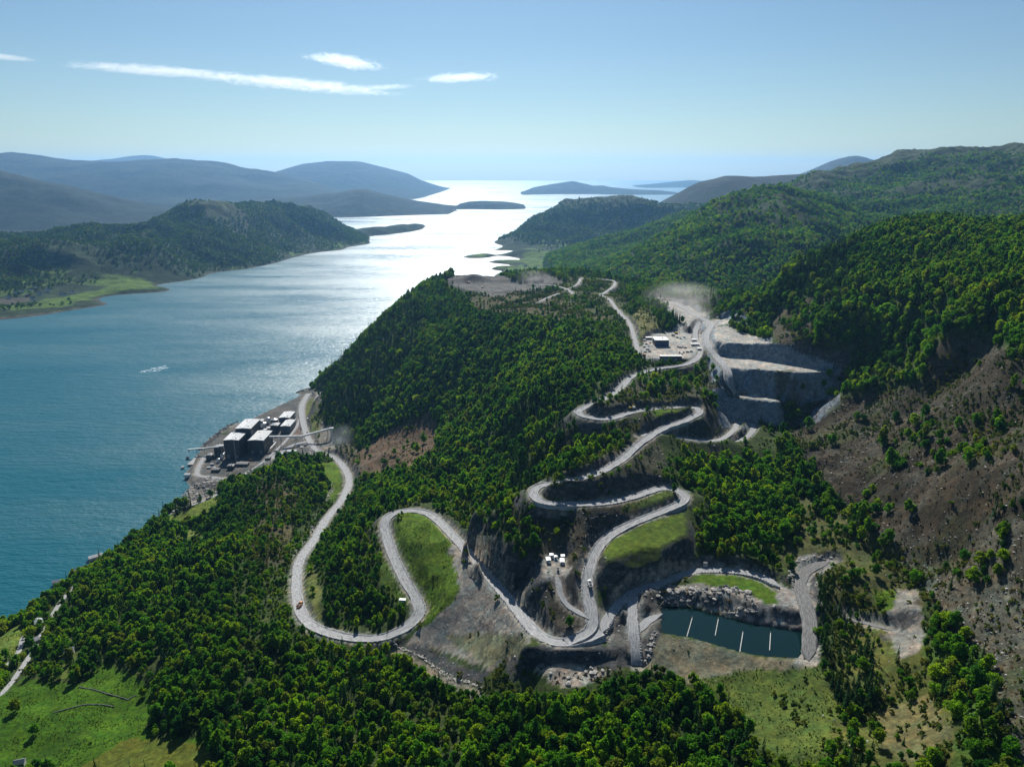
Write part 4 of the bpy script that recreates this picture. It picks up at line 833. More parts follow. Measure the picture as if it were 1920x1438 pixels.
# ------------------------------------------------------------------ built things
def hit(px, py):
    """where the photograph's pixel meets the near land"""
    a, b, c = ray(px, py); t = np.arange(250, 2600, 1.5); x, y, z = a * t, b * t, HC + c * t
    g = np.maximum(LAND.at(x, y), 0); i = np.argmax(z <= g); i = i if z[i] <= g[i] else len(t) - 1
    return Vector((x[i], y[i], g[i]))
class MB:
    def __init__(s): s.V = []; s.F = []
    def quad(s, *p): b = len(s.V); s.V += [tuple(q) for q in p]; s.F.append(tuple(range(b, b + len(p)))); return s
    def box(s, c, d, rz=0.0, taper=(1, 1)):
        """c = centre of the base, d = size; taper scales the top"""
        ca, sa = math.cos(rz), math.sin(rz); b = len(s.V)
        for z, k in ((0, (1, 1)), (d[2], taper)):
            for sx, sy in ((-1, -1), (1, -1), (1, 1), (-1, 1)):
                x = sx * d[0] / 2 * k[0]; y = sy * d[1] / 2 * k[1]; s.V.append((c[0] + x * ca - y * sa, c[1] + x * sa + y * ca, c[2] + z))
        for f in ((3, 2, 1, 0), (4, 5, 6, 7), (0, 1, 5, 4), (1, 2, 6, 5), (2, 3, 7, 6), (3, 0, 4, 7)): s.F.append(tuple(b + i for i in f))
        return s
    def bar(s, a, b, w, h=None):
        a = Vector(a); b = Vector(b); d = (b - a).normalized(); u = d.cross(Vector((0, 0, 1)))
        if u.length < 1e-3: u = Vector((1, 0, 0))
        u.normalize(); v = u.cross(d); h = h or w; k = len(s.V)
        for q in (a, b):
            for i, j in ((-1, -1), (1, -1), (1, 1), (-1, 1)): s.V.append(tuple(q + u * i * w / 2 + v * j * h / 2))
        for f in ((0, 1, 2, 3), (7, 6, 5, 4), (4, 5, 1, 0), (5, 6, 2, 1), (6, 7, 3, 2), (7, 4, 0, 3)): s.F.append(tuple(k + i for i in f))
        return s
    def cyl(s, a, b, r0, r1=None, n=12, caps=True):
        a = Vector(a); b = Vector(b); d = (b - a).normalized(); u = d.orthogonal().normalized(); v = d.cross(u); r1 = r0 if r1 is None else r1; k = len(s.V)
        for q, r in ((a, r0), (b, r1)):
            for i in range(n): t = 6.28319 * i / n; s.V.append(tuple(q + (u * math.cos(t) + v * math.sin(t)) * r))
        for i in range(n): s.F.append((k + i, k + (i + 1) % n, k + n + (i + 1) % n, k + n + i))
        if caps: s.F.append(tuple(k + n - 1 - i for i in range(n))); s.F.append(tuple(k + n + i for i in range(n)))
        return s
    def prism(s, poly, z0, z1):
        k = len(s.V); n = len(poly)
        for z in (z0, z1): s.V += [(p[0], p[1], z) for p in poly]
        for i in range(n): s.F.append((k + i, k + (i + 1) % n, k + n + (i + 1) % n, k + n + i))
        s.F.append(tuple(k + n + i for i in range(n))); s.F.append(tuple(k + n - 1 - i for i in range(n))); return s
    def mesh(s, name, mat):
        me = bpy.data.meshes.new(name); me.from_pydata(s.V, [], s.F); me.materials.append(M[mat] if isinstance(mat, str) else mat); me.update(); return me
    def build(s, name, mat, parent=None): return link(name, s.mesh(name, mat), parent)
def copy_tree(o, loc, rz, parent=None):
    c = o.copy(); COL.objects.link(c)
    if parent is not None: c.parent = parent
    else: c.location = loc; c.rotation_euler = (0, 0, rz)
    for ch in o.children: copy_tree(ch, None, None, c)
    return c

def corrugated(name, c, scale=2.2, rough=0.5):
    m, nt, out = new_mat(name)
    tc = N(nt, 'ShaderNodeTexCoord'); wv = N(nt, 'ShaderNodeTexWave', Scale=scale, Distortion=0.0); wv.wave_type = 'BANDS'; wv.bands_direction = 'X'
    nt.links.new(tc.outputs['Object'], wv.inputs['Vector'])
    st = noise_node(nt, 0.25, 5, 0.6, stretch=(1, 1, 0.25))
    col = ramp(nt, st, [(0.3, tuple(v * 0.7 for v in c)), (0.7, tuple(min(1, v * 1.2) for v in c))])
    bsdf(nt, out, col, rough, bump(nt, wv.outputs['Fac'], 0.5, 0.15), 0.35); return m
M['wall_dark'] = corrugated('wall_dark', (0.045, 0.058, 0.07)); M['wall_mid'] = corrugated('wall_mid', (0.12, 0.14, 0.15)); M['roof_pale'] = corrugated('roof_pale', (0.36, 0.375, 0.39), 1.2)
M['white'] = plain('white_paint', (0.72, 0.72, 0.70), 0.5, 0.12); M['offwhite'] = plain('pale_boards', (0.58, 0.56, 0.52), 0.7, 0.15); M['steel'] = plain('steel', (0.28, 0.29, 0.30), 0.45, 0.2, metallic=0.5)
M['dark'] = plain('dark_steel', (0.03, 0.033, 0.036), 0.5, 0.3); M['glass'] = plain('glass', (0.02, 0.03, 0.04), 0.08, 0.1, spec=0.6); M['tyre'] = plain('tyre', (0.015, 0.015, 0.016), 0.85, 0.2)
M['orange'] = plain('orange_paint', (0.55, 0.20, 0.03), 0.45, 0.12); M['yellow'] = plain('yellow_paint', (0.55, 0.36, 0.03), 0.45, 0.12); M['red'] = plain('red_paint', (0.32, 0.03, 0.02), 0.5, 0.15); M['blue'] = plain('blue_paint', (0.03, 0.09, 0.25), 0.4, 0.15); M['grey'] = plain('grey_paint', (0.18, 0.18, 0.19), 0.4, 0.15); M['black'] = plain('black_paint', (0.012, 0.012, 0.014), 0.35, 0.2)
M['slate'] = plain('slate_roof', (0.11, 0.11, 0.115), 0.6, 0.3, 1.5); M['tile'] = plain('clay_roof', (0.20, 0.085, 0.05), 0.8, 0.25, 1.5); M['concrete'] = plain('concrete', (0.33, 0.325, 0.31), 0.9, 0.2, 0.5); M['rock'] = plain('pale_rock', (0.34, 0.32, 0.29), 0.95, 0.45, 0.35, bumpd=0.3); M['rock_dark'] = plain('dark_rock', (0.13, 0.13, 0.13), 0.95, 0.4, 0.35, bumpd=0.3); M['timber'] = plain('timber', (0.16, 0.12, 0.085), 0.85, 0.3, 0.8)
M['foam'] = plain('foam', (0.55, 0.66, 0.70), 0.8, 0.15)

# ---- processing plant by the water
def hall(label, X0, X1, Y0, Y1, z0, z1, wall='wall_dark', roof='roof_pale', ridge=1.2, doors=2, windows=3, vents=2, name='industrial_hall', rz=0, slope=0.0):
    cx, cy = (X0 + X1) / 2, (Y0 + Y1) / 2; w, d = X1 - X0, Y1 - Y0; h = z1 - z0
    e = empty(name, (cx, cy, z0), rz); tag(e, label, 'building')
    MB().box((0, 0, -2), (w, d, h + 2)).build('wall', wall, e)
    r = MB(); o = 0.5; zl = h + 0.02
    a, b = -w / 2 - o, w / 2 + o; f, k = -d / 2 - o, d / 2 + o
    r.quad((a, f, zl), (0, f, zl + ridge), (0, k, zl + ridge), (a, k, zl)); r.quad((0, f, zl + ridge), (b, f, zl), (b, k, zl), (0, k, zl + ridge))
    r.quad((a, f, zl - .5), (b, f, zl - .5), (b, f, zl), (0, f, zl + ridge), (a, f, zl)); r.quad((b, k, zl - .5), (a, k, zl - .5), (a, k, zl), (0, k, zl + ridge), (b, k, zl))
    r.quad((a, k, zl - .5), (a, f, zl - .5), (a, f, zl), (a, k, zl)); r.quad((b, f, zl - .5), (b, k, zl - .5), (b, k, zl), (b, f, zl))
    ro = r.build('roof', roof, e)
    for i in range(vents): MB().box((w * 0.22 * (-1) ** i, d * (-0.3 + 0.6 * i / max(1, vents - 1)), zl + ridge * 0.5), (1.6, 1.6, 1.1)).build('roof_vent', 'steel', ro)
    MB().box((0, 0, zl + ridge - 0.05), (0.5, d + 2 * o, 0.3)).build('ridge_cap', 'steel', ro)
    for i in range(doors):
        x = w * (-0.28 + 0.56 * i / max(1, doors - 1)) if doors > 1 else 0
        dr = MB().box((x, -d / 2 - 0.06, 0), (w * 0.2, 0.12, min(6, h * 0.35))).build('door', 'grey', e)
        MB().box((x, -d / 2 - 0.16, min(6, h * 0.35)), (w * 0.22, 0.3, 0.3)).build('lintel', 'steel', dr)
    for i in range(windows):
        y = d * (-0.35 + 0.7 * i / max(1, windows - 1))
        wi = MB().box((w / 2 + 0.04, y, h * 0.55), (0.1, d * 0.14, 1.4)).build('window', 'glass', e)
        MB().box((w / 2 + 0.08, y, h * 0.55 - 0.25), (0.24, d * 0.16, 0.18)).build('window_sill', 'steel', wi)
    for sx in (-1, 1): MB().cyl((sx * (w / 2 + 0.16), -d / 2 - 0.16, 0), (sx * (w / 2 + 0.16), -d / 2 - 0.16, h - .4), 0.12, n=6).build('downpipe', 'steel', e)
    return e
hall('tallest dark industrial hall nearest the quay, pale flat roof', -491, -465, 1166, 1203, 3.8, 37)
hA = hall('dark industrial hall with the pale roof, highest and behind the quayside hall', -485, -458, 1207, 1256, 3.8, 43)
hall('dark industrial hall with pale roof where the long conveyor starts', -457, -430, 1186, 1234, 3.8, 29)
hall('small dark hall with pale roof, farthest along the fjord road', -449, -428, 1332, 1368, 4, 20, 'wall_mid')
hall('low dark hall with pale roof directly in front of the farthest hall', -434, -416, 1292, 1328, 4, 17, 'wall_mid', windows=2)
def at(px, py, z): return Vector(P(px, py, z))
for px, py, w, d, h, l in ((409, 854, 12, 13, 15, 'dark transfer house on the quay side of the tallest hall'), (392, 862, 9, 10, 8, 'low dark building nearest the jetty'), (515, 812, 14, 15, 15, 'dark block squeezed behind the conveyor hall'), (487, 801, 12, 12, 12, 'dark block on the shore behind the highest hall'), (432, 880, 10, 8, 6, 'low dark lean-to in front of the tallest hall')):
    q = at(px, py, 3.8); hall(l, q.x - w / 2, q.x + w / 2, q.y, q.y + d, 3.8, 3.8 + h, 'wall_dark', 'slate' if h < 9 else 'wall_mid', ridge=0.8, doors=1, windows=2, vents=1, name='plant_building')

# long white conveyor gallery
a, b_, c = at(504, 819, 25), at(566, 818, 22), at(622, 803, 36)
e = empty('conveyor_gallery', (b_.x, b_.y, 3.8)); tag(e, 'long white enclosed conveyor gallery crossing from the hall to the cliff', 'conveyor')
def rel(v): return v - Vector((b_.x, b_.y, 3.8))
for p_, q_ in ((a, b_), (b_, c)):
    g = MB().bar(rel(p_), rel(q_), 3.0, 2.6).build('gallery', 'white', e)
    MB().bar(rel(p_) + Vector((0, 0, 1.45)), rel(q_) + Vector((0, 0, 1.45)), 3.4, 0.25).build('gallery_roof', 'roof_pale', g)
for t, (p_, q_) in ((0.35, (a, b_)), (0.8, (a, b_)), (0.45, (b_, c)), (0.85, (b_, c))):
    m_ = p_.lerp(q_, t); zg = float(LAND.at(m_.x, m_.y)); l = MB()
    for s in (-1, 1): l.bar(rel(Vector((m_.x + s * 0.6, m_.y + s * 2.4, zg - 1))), rel(Vector((m_.x, m_.y + s * 1.2, m_.z - 1.2))), 0.45)
    l.bar(rel(Vector((m_.x, m_.y - 2, (zg + m_.z) / 2))), rel(Vector((m_.x, m_.y + 2, (zg + m_.z) / 2))), 0.35); l.build('trestle', 'steel', e)
tw = hit(623, 815); e = empty('transfer_tower', (tw.x, tw.y, tw.z)); tag(e, 'small pale transfer tower under the upper end of the conveyor', 'tower')
MB().box((0, 0, -1), (5, 5, max(8, 37 - tw.z))).build('tower_wall', 'offwhite', e); MB().box((0, 0, max(7, 36 - tw.z) + 0.05), (6, 6, 0.6)).build('roof', 'roof_pale', e); MB().box((0, -2.56, 0), (1.2, 0.1, 2.2)).build('door', 'grey', e)
# silos, tanks, stack between the halls
def silo(px, py, r, h, label, mat='white', z=3.8):
    p = at(px, py, z); e = empty('silo', (p.x, p.y, z)); tag(e, label, 'silo', 'tanks and silos of the plant')
    MB().cyl((0, 0, -1), (0, 0, h), r, n=20).build('shell', mat, e); MB().cyl((0, 0, h + 0.02), (0, 0, h + r * 0.4), r * 1.02, 0.3, 20).build('roof', 'steel', e)
    l = MB(); [l.bar((r + 0.3, s * 0.25, 0), (r + 0.3, s * 0.25, h), 0.08) for s in (-1, 1)]; [l.bar((r + 0.3, -.25, k), (r + 0.3, .25, k), 0.06) for k in np.arange(0.5, h, 0.8)]; l.build('ladder', 'steel', e)
silo(484, 806, 5.0, 9, 'white round tank between the tall hall and the shoreline, leftmost of three'); silo(494, 800, 6.0, 8, 'white round tank in the middle of the three behind the halls'); silo(503, 793, 4.0, 11, 'narrow white silo behind the conveyor hall, rightmost of three')
silo(515, 799, 6.5, 14, 'dark steel silo beside the low far hall', 'wall_dark'); silo(417, 858, 3.0, 7, 'small white tank at the foot of the tallest hall', 'white'); silo(410, 866, 2.6, 6, 'smallest white tank in the dark yard by the quay', 'white')
st = at(443, 868, 3.8); e = empty('chimney_stack', (st.x, st.y, 3.8)); tag(e, 'thin steel stack against the front of the tallest hall', 'chimney'); MB().cyl((0, 0, -1), (0, 0, 40), 0.7, 0.55, 10).build('flue', 'steel', e); MB().cyl((0, 0, 39.5), (0, 0, 40.6), 0.9, n=10).build('cap', 'dark', e)
def shed(px, py, w, d, h, label, wall='offwhite', roof='white', rz=0.0, z=None, name='shed', cat='building', ridge=0.9, group=None):
    p = hit(px, py) if z is None else at(px, py, z); e = empty(name, tuple(p), rz); tag(e, label, cat, group)
    MB().box((0, 0, -1.5), (w, d, h + 1.5)).build('wall', wall, e)
    r = MB(); o = 0.3; a, b, f, k = -w / 2 - o, w / 2 + o, -d / 2 - o, d / 2 + o; z1 = h + 0.02
    if w >= d: r.quad((a, f, z1), (b, f, z1), (b, 0, z1 + ridge), (a, 0, z1 + ridge)); r.quad((a, 0, z1 + ridge), (b, 0, z1 + ridge), (b, k, z1), (a, k, z1)); r.quad((a, k, z1), (a, f, z1), (a, 0, z1 + ridge)); r.quad((b, f, z1), (b, k, z1), (b, 0, z1 + ridge))
    else: r.quad((a, f, z1), (0, f, z1 + ridge), (0, k, z1 + ridge), (a, k, z1)); r.quad((0, f, z1 + ridge), (b, f, z1), (b, k, z1), (0, k, z1 + ridge)); r.quad((a, f, z1), (b, f, z1), (0, f, z1 + ridge)); r.quad((b, k, z1), (a, k, z1), (0, k, z1 + ridge))
    r.quad((a, k, z1), (b, k, z1), (b, f, z1), (a, f, z1)); r.build('roof', roof, e)
    dr = MB().box((-w * 0.2, -d / 2 - 0.04, 0), (1.0, 0.08, 2.0)).build('door', 'grey', e); MB().box((-w * 0.2 + 0.35, -d / 2 - 0.1, 1.0), (0.12, 0.06, 0.06)).build('handle', 'steel', dr)
    for x in (w * 0.12, w * 0.34):
        wi = MB().box((x, -d / 2 - 0.04, h * 0.42), (min(1.2, w * 0.16), 0.08, h * 0.32)).build('window', 'glass', e); MB().box((x, -d / 2 - 0.08, h * 0.42 - 0.12), (min(1.4, w * 0.19), 0.14, 0.1)).build('sill', 'white', wi)
    return e
shed(530, 858, 11, 14, 5, 'white gabled shed on the gravel above the plant road', roof='roof_pale'); shed(548, 848, 16, 8, 3.2, 'long pale shed on the gravel beside the road junction', roof='roof_pale')
shed(503, 862, 9, 7, 4, 'small dark shed at the edge of the plant road, half hidden', 'wall_mid', 'slate'); shed(455, 872, 20, 9, 4, 'low grey shed in the shadow of the tallest hall', 'wall_mid', 'slate', z=3.8); shed(405, 883, 13, 8, 4, 'low dark shed on the quay with a slate roof', 'wall_dark', 'slate', z=3.8)
# containers, skips and pipe racks around the halls
for n, (px, py, w, d, h, c, l) in enumerate(((398,872,6,2.5,2.6,'blue','blue container in the dark yard by the quay'),(392,878,6,2.5,2.6,'white','white container in the dark yard by the quay'),(402,878,6,2.5,2.6,'red','red container in the dark yard by the quay'),(470,862,6,2.5,2.6,'orange','orange container beside the conveyor hall'),(496,842,12,2.5,2.6,'grey','long grey container along the plant road'),(512,830,6,2.5,2.6,'white','white container on the plant road behind the halls'),(518,820,6,2.5,2.6,'blue','blue container on the plant road behind the halls'),(505,806,9,6,5,'steel','steel filter box between the halls'),(498,812,7,5,8,'wall_mid','tall grey equipment box between the halls'),(548,795,6,2.5,2.6,'white','white container by the far halls'),(552,788,6,2.5,2.6,'red','red container by the far halls'),(560,836,6,2.5,2.6,'white','white container on the gravel at the road junction'),(566,840,6,2.5,2.6,'grey','grey container on the gravel at the road junction'),(540,856,5,2.5,2.6,'white','white container beside the white gabled shed'))):
    p_ = at(px, py, 3.8); z_ = float(LAND.at(p_.x, p_.y)); p_ = at(px, py, z_); e = empty('container', (p_.x, p_.y, z_), 0.3 * math.sin(n * 2.1)); tag(e, l, 'container')
    MB().box((0, 0, -0.3), (w, d, h + .3)).build('body', c, e); MB().box((0, 0, h + 0.02), (w * .98, d * .96, 0.08)).build('roof', 'steel', e); MB().box((w / 2 + 0.03, 0, 0.1), (0.06, d * .9, h * .9)).build('door', 'steel', e)
for x_, y_, L_, l in ((-497, 1185, 34, 'pipe rack running beside the tallest hall'), (-424, 1210, 40, 'pipe rack running beside the conveyor hall')):
    e = empty('pipe_rack', (x_, y_, 3.8)); tag(e, l, 'pipe rack')
    for k in range(3): MB().cyl((k * 0.8 - .8, -L_ / 2, 5.2), (k * 0.8 - .8, L_ / 2, 5.2), 0.28, n=8).build('pipe', ('white', 'steel', 'grey')[k], e)
    for k in range(6):
        y0 = -L_ / 2 + L_ * k / 5; f_ = MB(); [f_.bar((s * 1.4, y0, -.5), (s * 1.4, y0, 5), 0.25) for s in (-1, 1)]; f_.bar((-1.4, y0, 4.8), (1.4, y0, 4.8), 0.25); f_.build('support', 'steel', e)
# quay: deck, ship loader, dolphins
q0 = at(372, 862, 2.4); e = empty('jetty', (q0.x, q0.y, 0)); tag(e, 'grey concrete jetty standing on piles in front of the plant', 'jetty')
MB().box((0, 0, 2.0), (20, 44, 1.0)).build('deck', 'concrete', e)
for i in range(5):
    for s in (-1, 1): MB().cyl((s * 8, -18 + 9 * i, -8), (s * 8, -18 + 9 * i, 2.0), 0.6, n=8).build('pile', 'steel', e)
q1 = at(378, 852, 3); e = empty('ship_loader', (q1.x, q1.y, 3.0)); tag(e, 'white ship loader conveyor reaching out over the jetty', 'ship loader')
MB().bar((-22, -1, 9.5), (9, 2, 11), 2.2, 2.0).build('boom', 'white', e); MB().bar((8, 2, 11), (52, -8, 20), 2.4, 2.2).build('gallery', 'offwhite', e)
for x, t in ((-8, 10), (6, 10.8), (28, 14), (44, 17)):
    l = MB(); [l.bar((x + s, -1.5 * s, -2), (x + s * .4, 0, t), 0.4) for s in (-1, 1)]; l.build('leg', 'steel', e)
MB().cyl((-21, -1, 8.6), (-21, -1, 3), 0.6, n=8).build('spout', 'dark', e)
for px, py, l_ in ((343, 878, 'dark mooring dolphin standing alone in the water off the jetty, nearer one'), (352, 860, 'dark mooring dolphin in the water off the jetty, farther one')):
    p = at(px, py, 0); e = empty('mooring_dolphin', (p.x, p.y, 0)); tag(e, l_, 'dolphin')
    MB().box((0, 0, 2), (5, 5, 1.4)).build('cap', 'concrete', e); [MB().cyl((x * 1.7, y * 1.7, -8), (x * 1.3, y * 1.3, 2), 0.4, n=8).build('pile', 'dark', e) for x in (-1, 1) for y in (-1, 1)]
shed(352, 893, 9, 6, 4, 'white hut on the rocky point beside the jetty', 'white', 'roof_pale', z=3.0)

# ---- vehicles
def car_proto(col, van=False):
    e = empty('van' if van else 'car', (0, 0, 0)); h = 1.15 if van else 0.75
    MB().box((0, 0, 0.35), (4.6 if not van else 5.4, 1.85, h - 0.1), taper=(0.98, 0.95)).build('body', col, e)
    MB().box((-0.25 if not van else -0.35, 0, 0.26 + h), (2.6 if not van else 4.4, 1.7, 0.62 if not van else 0.95), taper=(0.72 if not van else 0.92, 0.85)).build('cabin', col if van else 'glass', e)
    MB().box((2.0 if van else 0.2, 0, 0.3 + h), (0.7 if van else 2.0, 1.66, 0.5), taper=(0.7, 0.9)).build('windscreen', 'glass', e)
    for x in (-1.4, 1.4):
        for s in (-1, 1): MB().cyl((x, s * 0.7, 0.34), (x, s * 0.95, 0.34), 0.34, n=10).build('wheel', 'tyre', e)
    return e
def dumper_proto(col):
    e = empty('dump_truck', (0, 0, 0)); MB().box((0, 0, 0.9), (8.6, 1.6, 0.7)).build('chassis', 'dark', e)
    cb = MB().box((3.4, 0, 1.5), (1.9, 2.6, 1.9), taper=(0.85, 0.92)).build('cab', col, e); MB().box((4.05, 0, 2.3), (0.7, 2.3, 0.8), taper=(0.7, 0.95)).build('windscreen', 'glass', cb)
    MB().box((4.9, 0, 0.9), (1.4, 2.5, 1.1)).build('bonnet', col, e)
    b = MB(); b.box((-1.0, 0, 1.7), (6.0, 2.9, 0.2)); b.box((-1.0, 1.45, 1.7), (6.4, 0.18, 1.5)); b.box((-1.0, -1.45, 1.7), (6.4, 0.18, 1.5)); b.box((2.1, 0, 1.7), (0.18, 2.9, 1.8)); b.build('dump_bed', col, e)
    MB().box((-1.2, 0, 1.95), (5.0, 2.5, 0.9), taper=(0.5, 0.45)).build('load', 'rock_dark', e)
    for x in (-3.2, -1.5, 3.8):
        for s in (-1, 1): MB().cyl((x, s * 0.95, 0.85), (x, s * 1.5, 0.85), 0.85, n=12).build('wheel', 'tyre', e)
    return e
def excavator_proto(col):
    e = empty('excavator', (0, 0, 0))
    for s in (-1, 1): MB().box((0, s * 1.3, 0), (4.6, 0.7, 1.0), taper=(0.85, 1)).build('track', 'tyre', e)
    bd = MB().box((-0.5, 0, 1.05), (4.2, 3.0, 1.7), taper=(0.95, 0.95)).build('body', col, e); MB().box((0.9, 0.9, 1.3), (1.6, 1.1, 2.1), taper=(0.8, 0.9)).build('cab', 'glass', bd)
    MB().bar((1.2, -0.3, 2.0), (4.6, -0.3, 5.0), 0.5, 0.7).build('boom', col, e); MB().bar((4.6, -0.3, 5.0), (6.8, -0.3, 2.2), 0.4, 0.55).build('arm', col, e); MB().box((6.7, -0.3, 0.9), (1.2, 1.3, 1.2), taper=(0.8, 1)).build('bucket', 'dark', e)
    return e
PRO = {}
def vehicle(kind, col, px, py, rz, label, cat, group=None, sc=1.0, dz=0.15, far=False):
    p = hit(px, py) if not far else far
    key = (kind, col)
    if key not in PRO:
        PRO[key] = {'car': lambda: car_proto(col), 'van': lambda: car_proto(col, True), 'dumper': lambda: dumper_proto(col), 'digger': lambda: excavator_proto(col)}[kind]()
        o = PRO[key]; o.location = (p.x, p.y, p.z + dz); o.rotation_euler = (0, 0, rz)
    else: o = copy_tree(PRO[key], (p.x, p.y, p.z + dz), rz)
    o.scale = (sc,) * 3
    for k in ('group',):
        if k in o: del o[k]
    tag(o, label, cat, group); return o
vehicle('dumper', 'orange', 562, 1138, R(82), 'orange dump truck on the left bend of the lower haul road', 'truck', dz=0.6)
vehicle('dumper', 'white', 1106, 1100, R(95), 'white dump truck climbing the haul road beside the cabins', 'truck', dz=0.6)
vehicle('dumper', 'grey', 1294, 616, R(70), 'dark dump truck leaving the dusty junction towards the workshop yard', 'truck', dz=0.6)
vehicle('dumper', 'grey', 1395, 740, R(175), 'dark truck on the lowest quarry bench', 'truck', dz=0.6)
vehicle('dumper', 'yellow', 1254, 564, R(160), 'truck raising dust on the upper road above the junction', 'truck', dz=0.6)
vehicle('digger', 'orange', 878, 531, R(150), 'orange excavator beside the dark spoil heap on the hilltop', 'excavator'); vehicle('digger', 'yellow', 905, 540, R(20), 'yellow excavator at the middle of the hilltop gravel', 'excavator')
vehicle('digger', 'yellow', 1182, 768, R(30), 'yellow excavator standing beside the upper hairpin', 'excavator'); vehicle('digger', 'orange', 1207, 668, R(200), 'orange excavator at the left corner of the workshop yard', 'excavator')
vehicle('van', 'white', 1188, 767, R(15), 'white van stopped on the upper hairpin road', 'van', dz=0.5)
for i, (px, py, k, c, rz) in enumerate([(1209,640,'van','white',0),(1212,646,'car','grey',10),(1216,650,'car','white',80),(1208,652,'car','black',20),(1214,656,'van','white',0),(1219,644,'car','red',90),(1210,661,'car','grey',5),(1218,660,'car','black',0)]):
    vehicle(k, c, px, py, R(rz), '%s parked among the machines left of the workshop' % {'van': 'white van', 'car': c + ' car'}[k], k, 'vehicles left of the workshop')
for i, (px, py, k, c, rz) in enumerate([(1272,652,'car','black',0),(1276,653,'car','grey',10),(1280,652,'car','white',0),(1285,653,'car','black',5),(1274,662,'car','grey',80),(1278,664,'van','white',90),(1282,662,'car','black',85),(1289,661,'car','black',20),(1296,660,'car','blue',0)]):
    vehicle(k, c, px, py, R(rz), '%s in the two short rows of parked vehicles right of the workshop' % {'van': 'white van', 'car': c + ' car'}[k], k, 'vehicles parked right of the workshop')
for i, (px, py, k, c, rz) in enumerate([(1262,630,'van','grey',10),(1270,634,'car','black',0),(1276,636,'car','white',0),(1268,626,'digger','yellow',40),(1283,633,'van','white',60)]):
    vehicle(k, c, px, py, R(rz), '%s at the back edge of the workshop yard' % {'van': c + ' van', 'car': c + ' car', 'digger': 'yellow excavator'}[k], {'digger': 'excavator'}.get(k, k), 'machines at the back of the yard')
for i, (px, py, k, c, rz) in enumerate([(583,742,'car','white',30),(578,747,'car','grey',60),(586,737,'car','white',40),(577,786,'van','white',80),(579,790,'car','black',70),(584,797,'car','white',80),(583,803,'car','grey',85),(576,812,'car','black',80),(571,757,'car','red',70),(566,764,'car','grey',70)]):
    vehicle(k, c, px, py, R(rz), '%s parked along the road behind the processing plant' % {'van': 'white van', 'car': c + ' car'}[k], k, 'vehicles behind the plant')
for px, py, k, c, rz, l in ((612, 1000, 'digger', 'grey', 40, 'grey excavator in the lay-by beside the valley road'), (616, 994, 'car', 'white', 30, 'white car in the lay-by beside the valley road'), (1046, 1068, 'car', 'grey', 90, 'grey car parked between the white cabins')):
    vehicle(k, c, px, py, R(rz), l, {'digger': 'excavator'}.get(k, k))
# ---- workshop yard
p = hit(1241, 650); 
def workshop():
    w, d, h = 20, 22, 9; e = empty('workshop', (p.x, p.y + 11, 229.9)); tag(e, 'workshop hall with white roof and dark front in the gravel yard', 'building')
    MB().box((0, 0, -1), (w, d, h + 1)).build('wall', 'wall_dark', e); ro = MB().box((0, 0, h + 0.02), (w + 1, d + 1, 0.7), taper=(0.96, 0.96)).build('roof', 'white', e); MB().box((3, 2, h + 0.75), (2, 2, 1)).build('roof_vent', 'steel', ro)
    for i in range(3):
        dr = MB().box((-6.2 + 6.2 * i, -d / 2 - 0.08, 0), (4.6, 0.14, 5.5)).build('door', 'blue', e); MB().box((-6.2 + 6.2 * i, -d / 2 - 0.18, 2.6), (4.4, 0.08, 0.6)).build('pane', 'glass', dr)
workshop()
shed(1257, 671, 30, 6, 3, 'long low shed with white roof along the front of the workshop yard', 'wall_dark', 'white', ridge=0.4); shed(1216, 636, 9, 6, 3, 'white container shelter left of the workshop', 'wall_mid', 'white', ridge=0.3)
shed(1301, 640, 7, 5, 3, 'white site cabin right of the road at the yard, upper', 'white', 'white', ridge=0.2); shed(1303, 648, 12, 5, 3, 'white site cabin right of the road at the yard, middle and longest', 'white', 'white', ridge=0.2); shed(1311, 657, 6, 4, 3, 'white site cabin right of the road at the yard, lowest', 'white', 'white', ridge=0.2)
# ---- white cabins in the hollow
for px, py, w, d, l, rz in ((1028, 1054, 3.4, 5.0, 'white site cabin at the left edge of the small pad', 0.1), (1034, 1046, 3.0, 3.2, 'small white site cabin at the back of the pad', 0.0), (1042, 1048, 2.2, 2.4, 'tiny white box cabin in the middle of the pad', 0.0), (1054, 1056, 3.4, 6.0, 'white site cabin at the right edge of the small pad, longest', -0.05), (1055, 1047, 3.0, 3.0, 'white site cabin behind the longest cabin on the pad', 0.0)):
    shed(px, py, w, d, 2.8, l, 'white', 'white', rz, name='site_cabin', ridge=0.15)
shed(755, 1129, 5.5, 2.6, 2.6, 'white container cabin beside the road bend under the grass', 'white', 'white', -0.1, name='site_cabin', ridge=0.1); shed(611, 1000, 6, 4, 3, 'white tank cabin in the lay-by beside the valley road', 'white', 'white', 0.5, name='site_cabin', ridge=0.3)
shed(1322, 1062, 3, 2.4, 2.4, 'tiny hut above the pond track', 'offwhite', 'slate', name='hut', ridge=0.4)
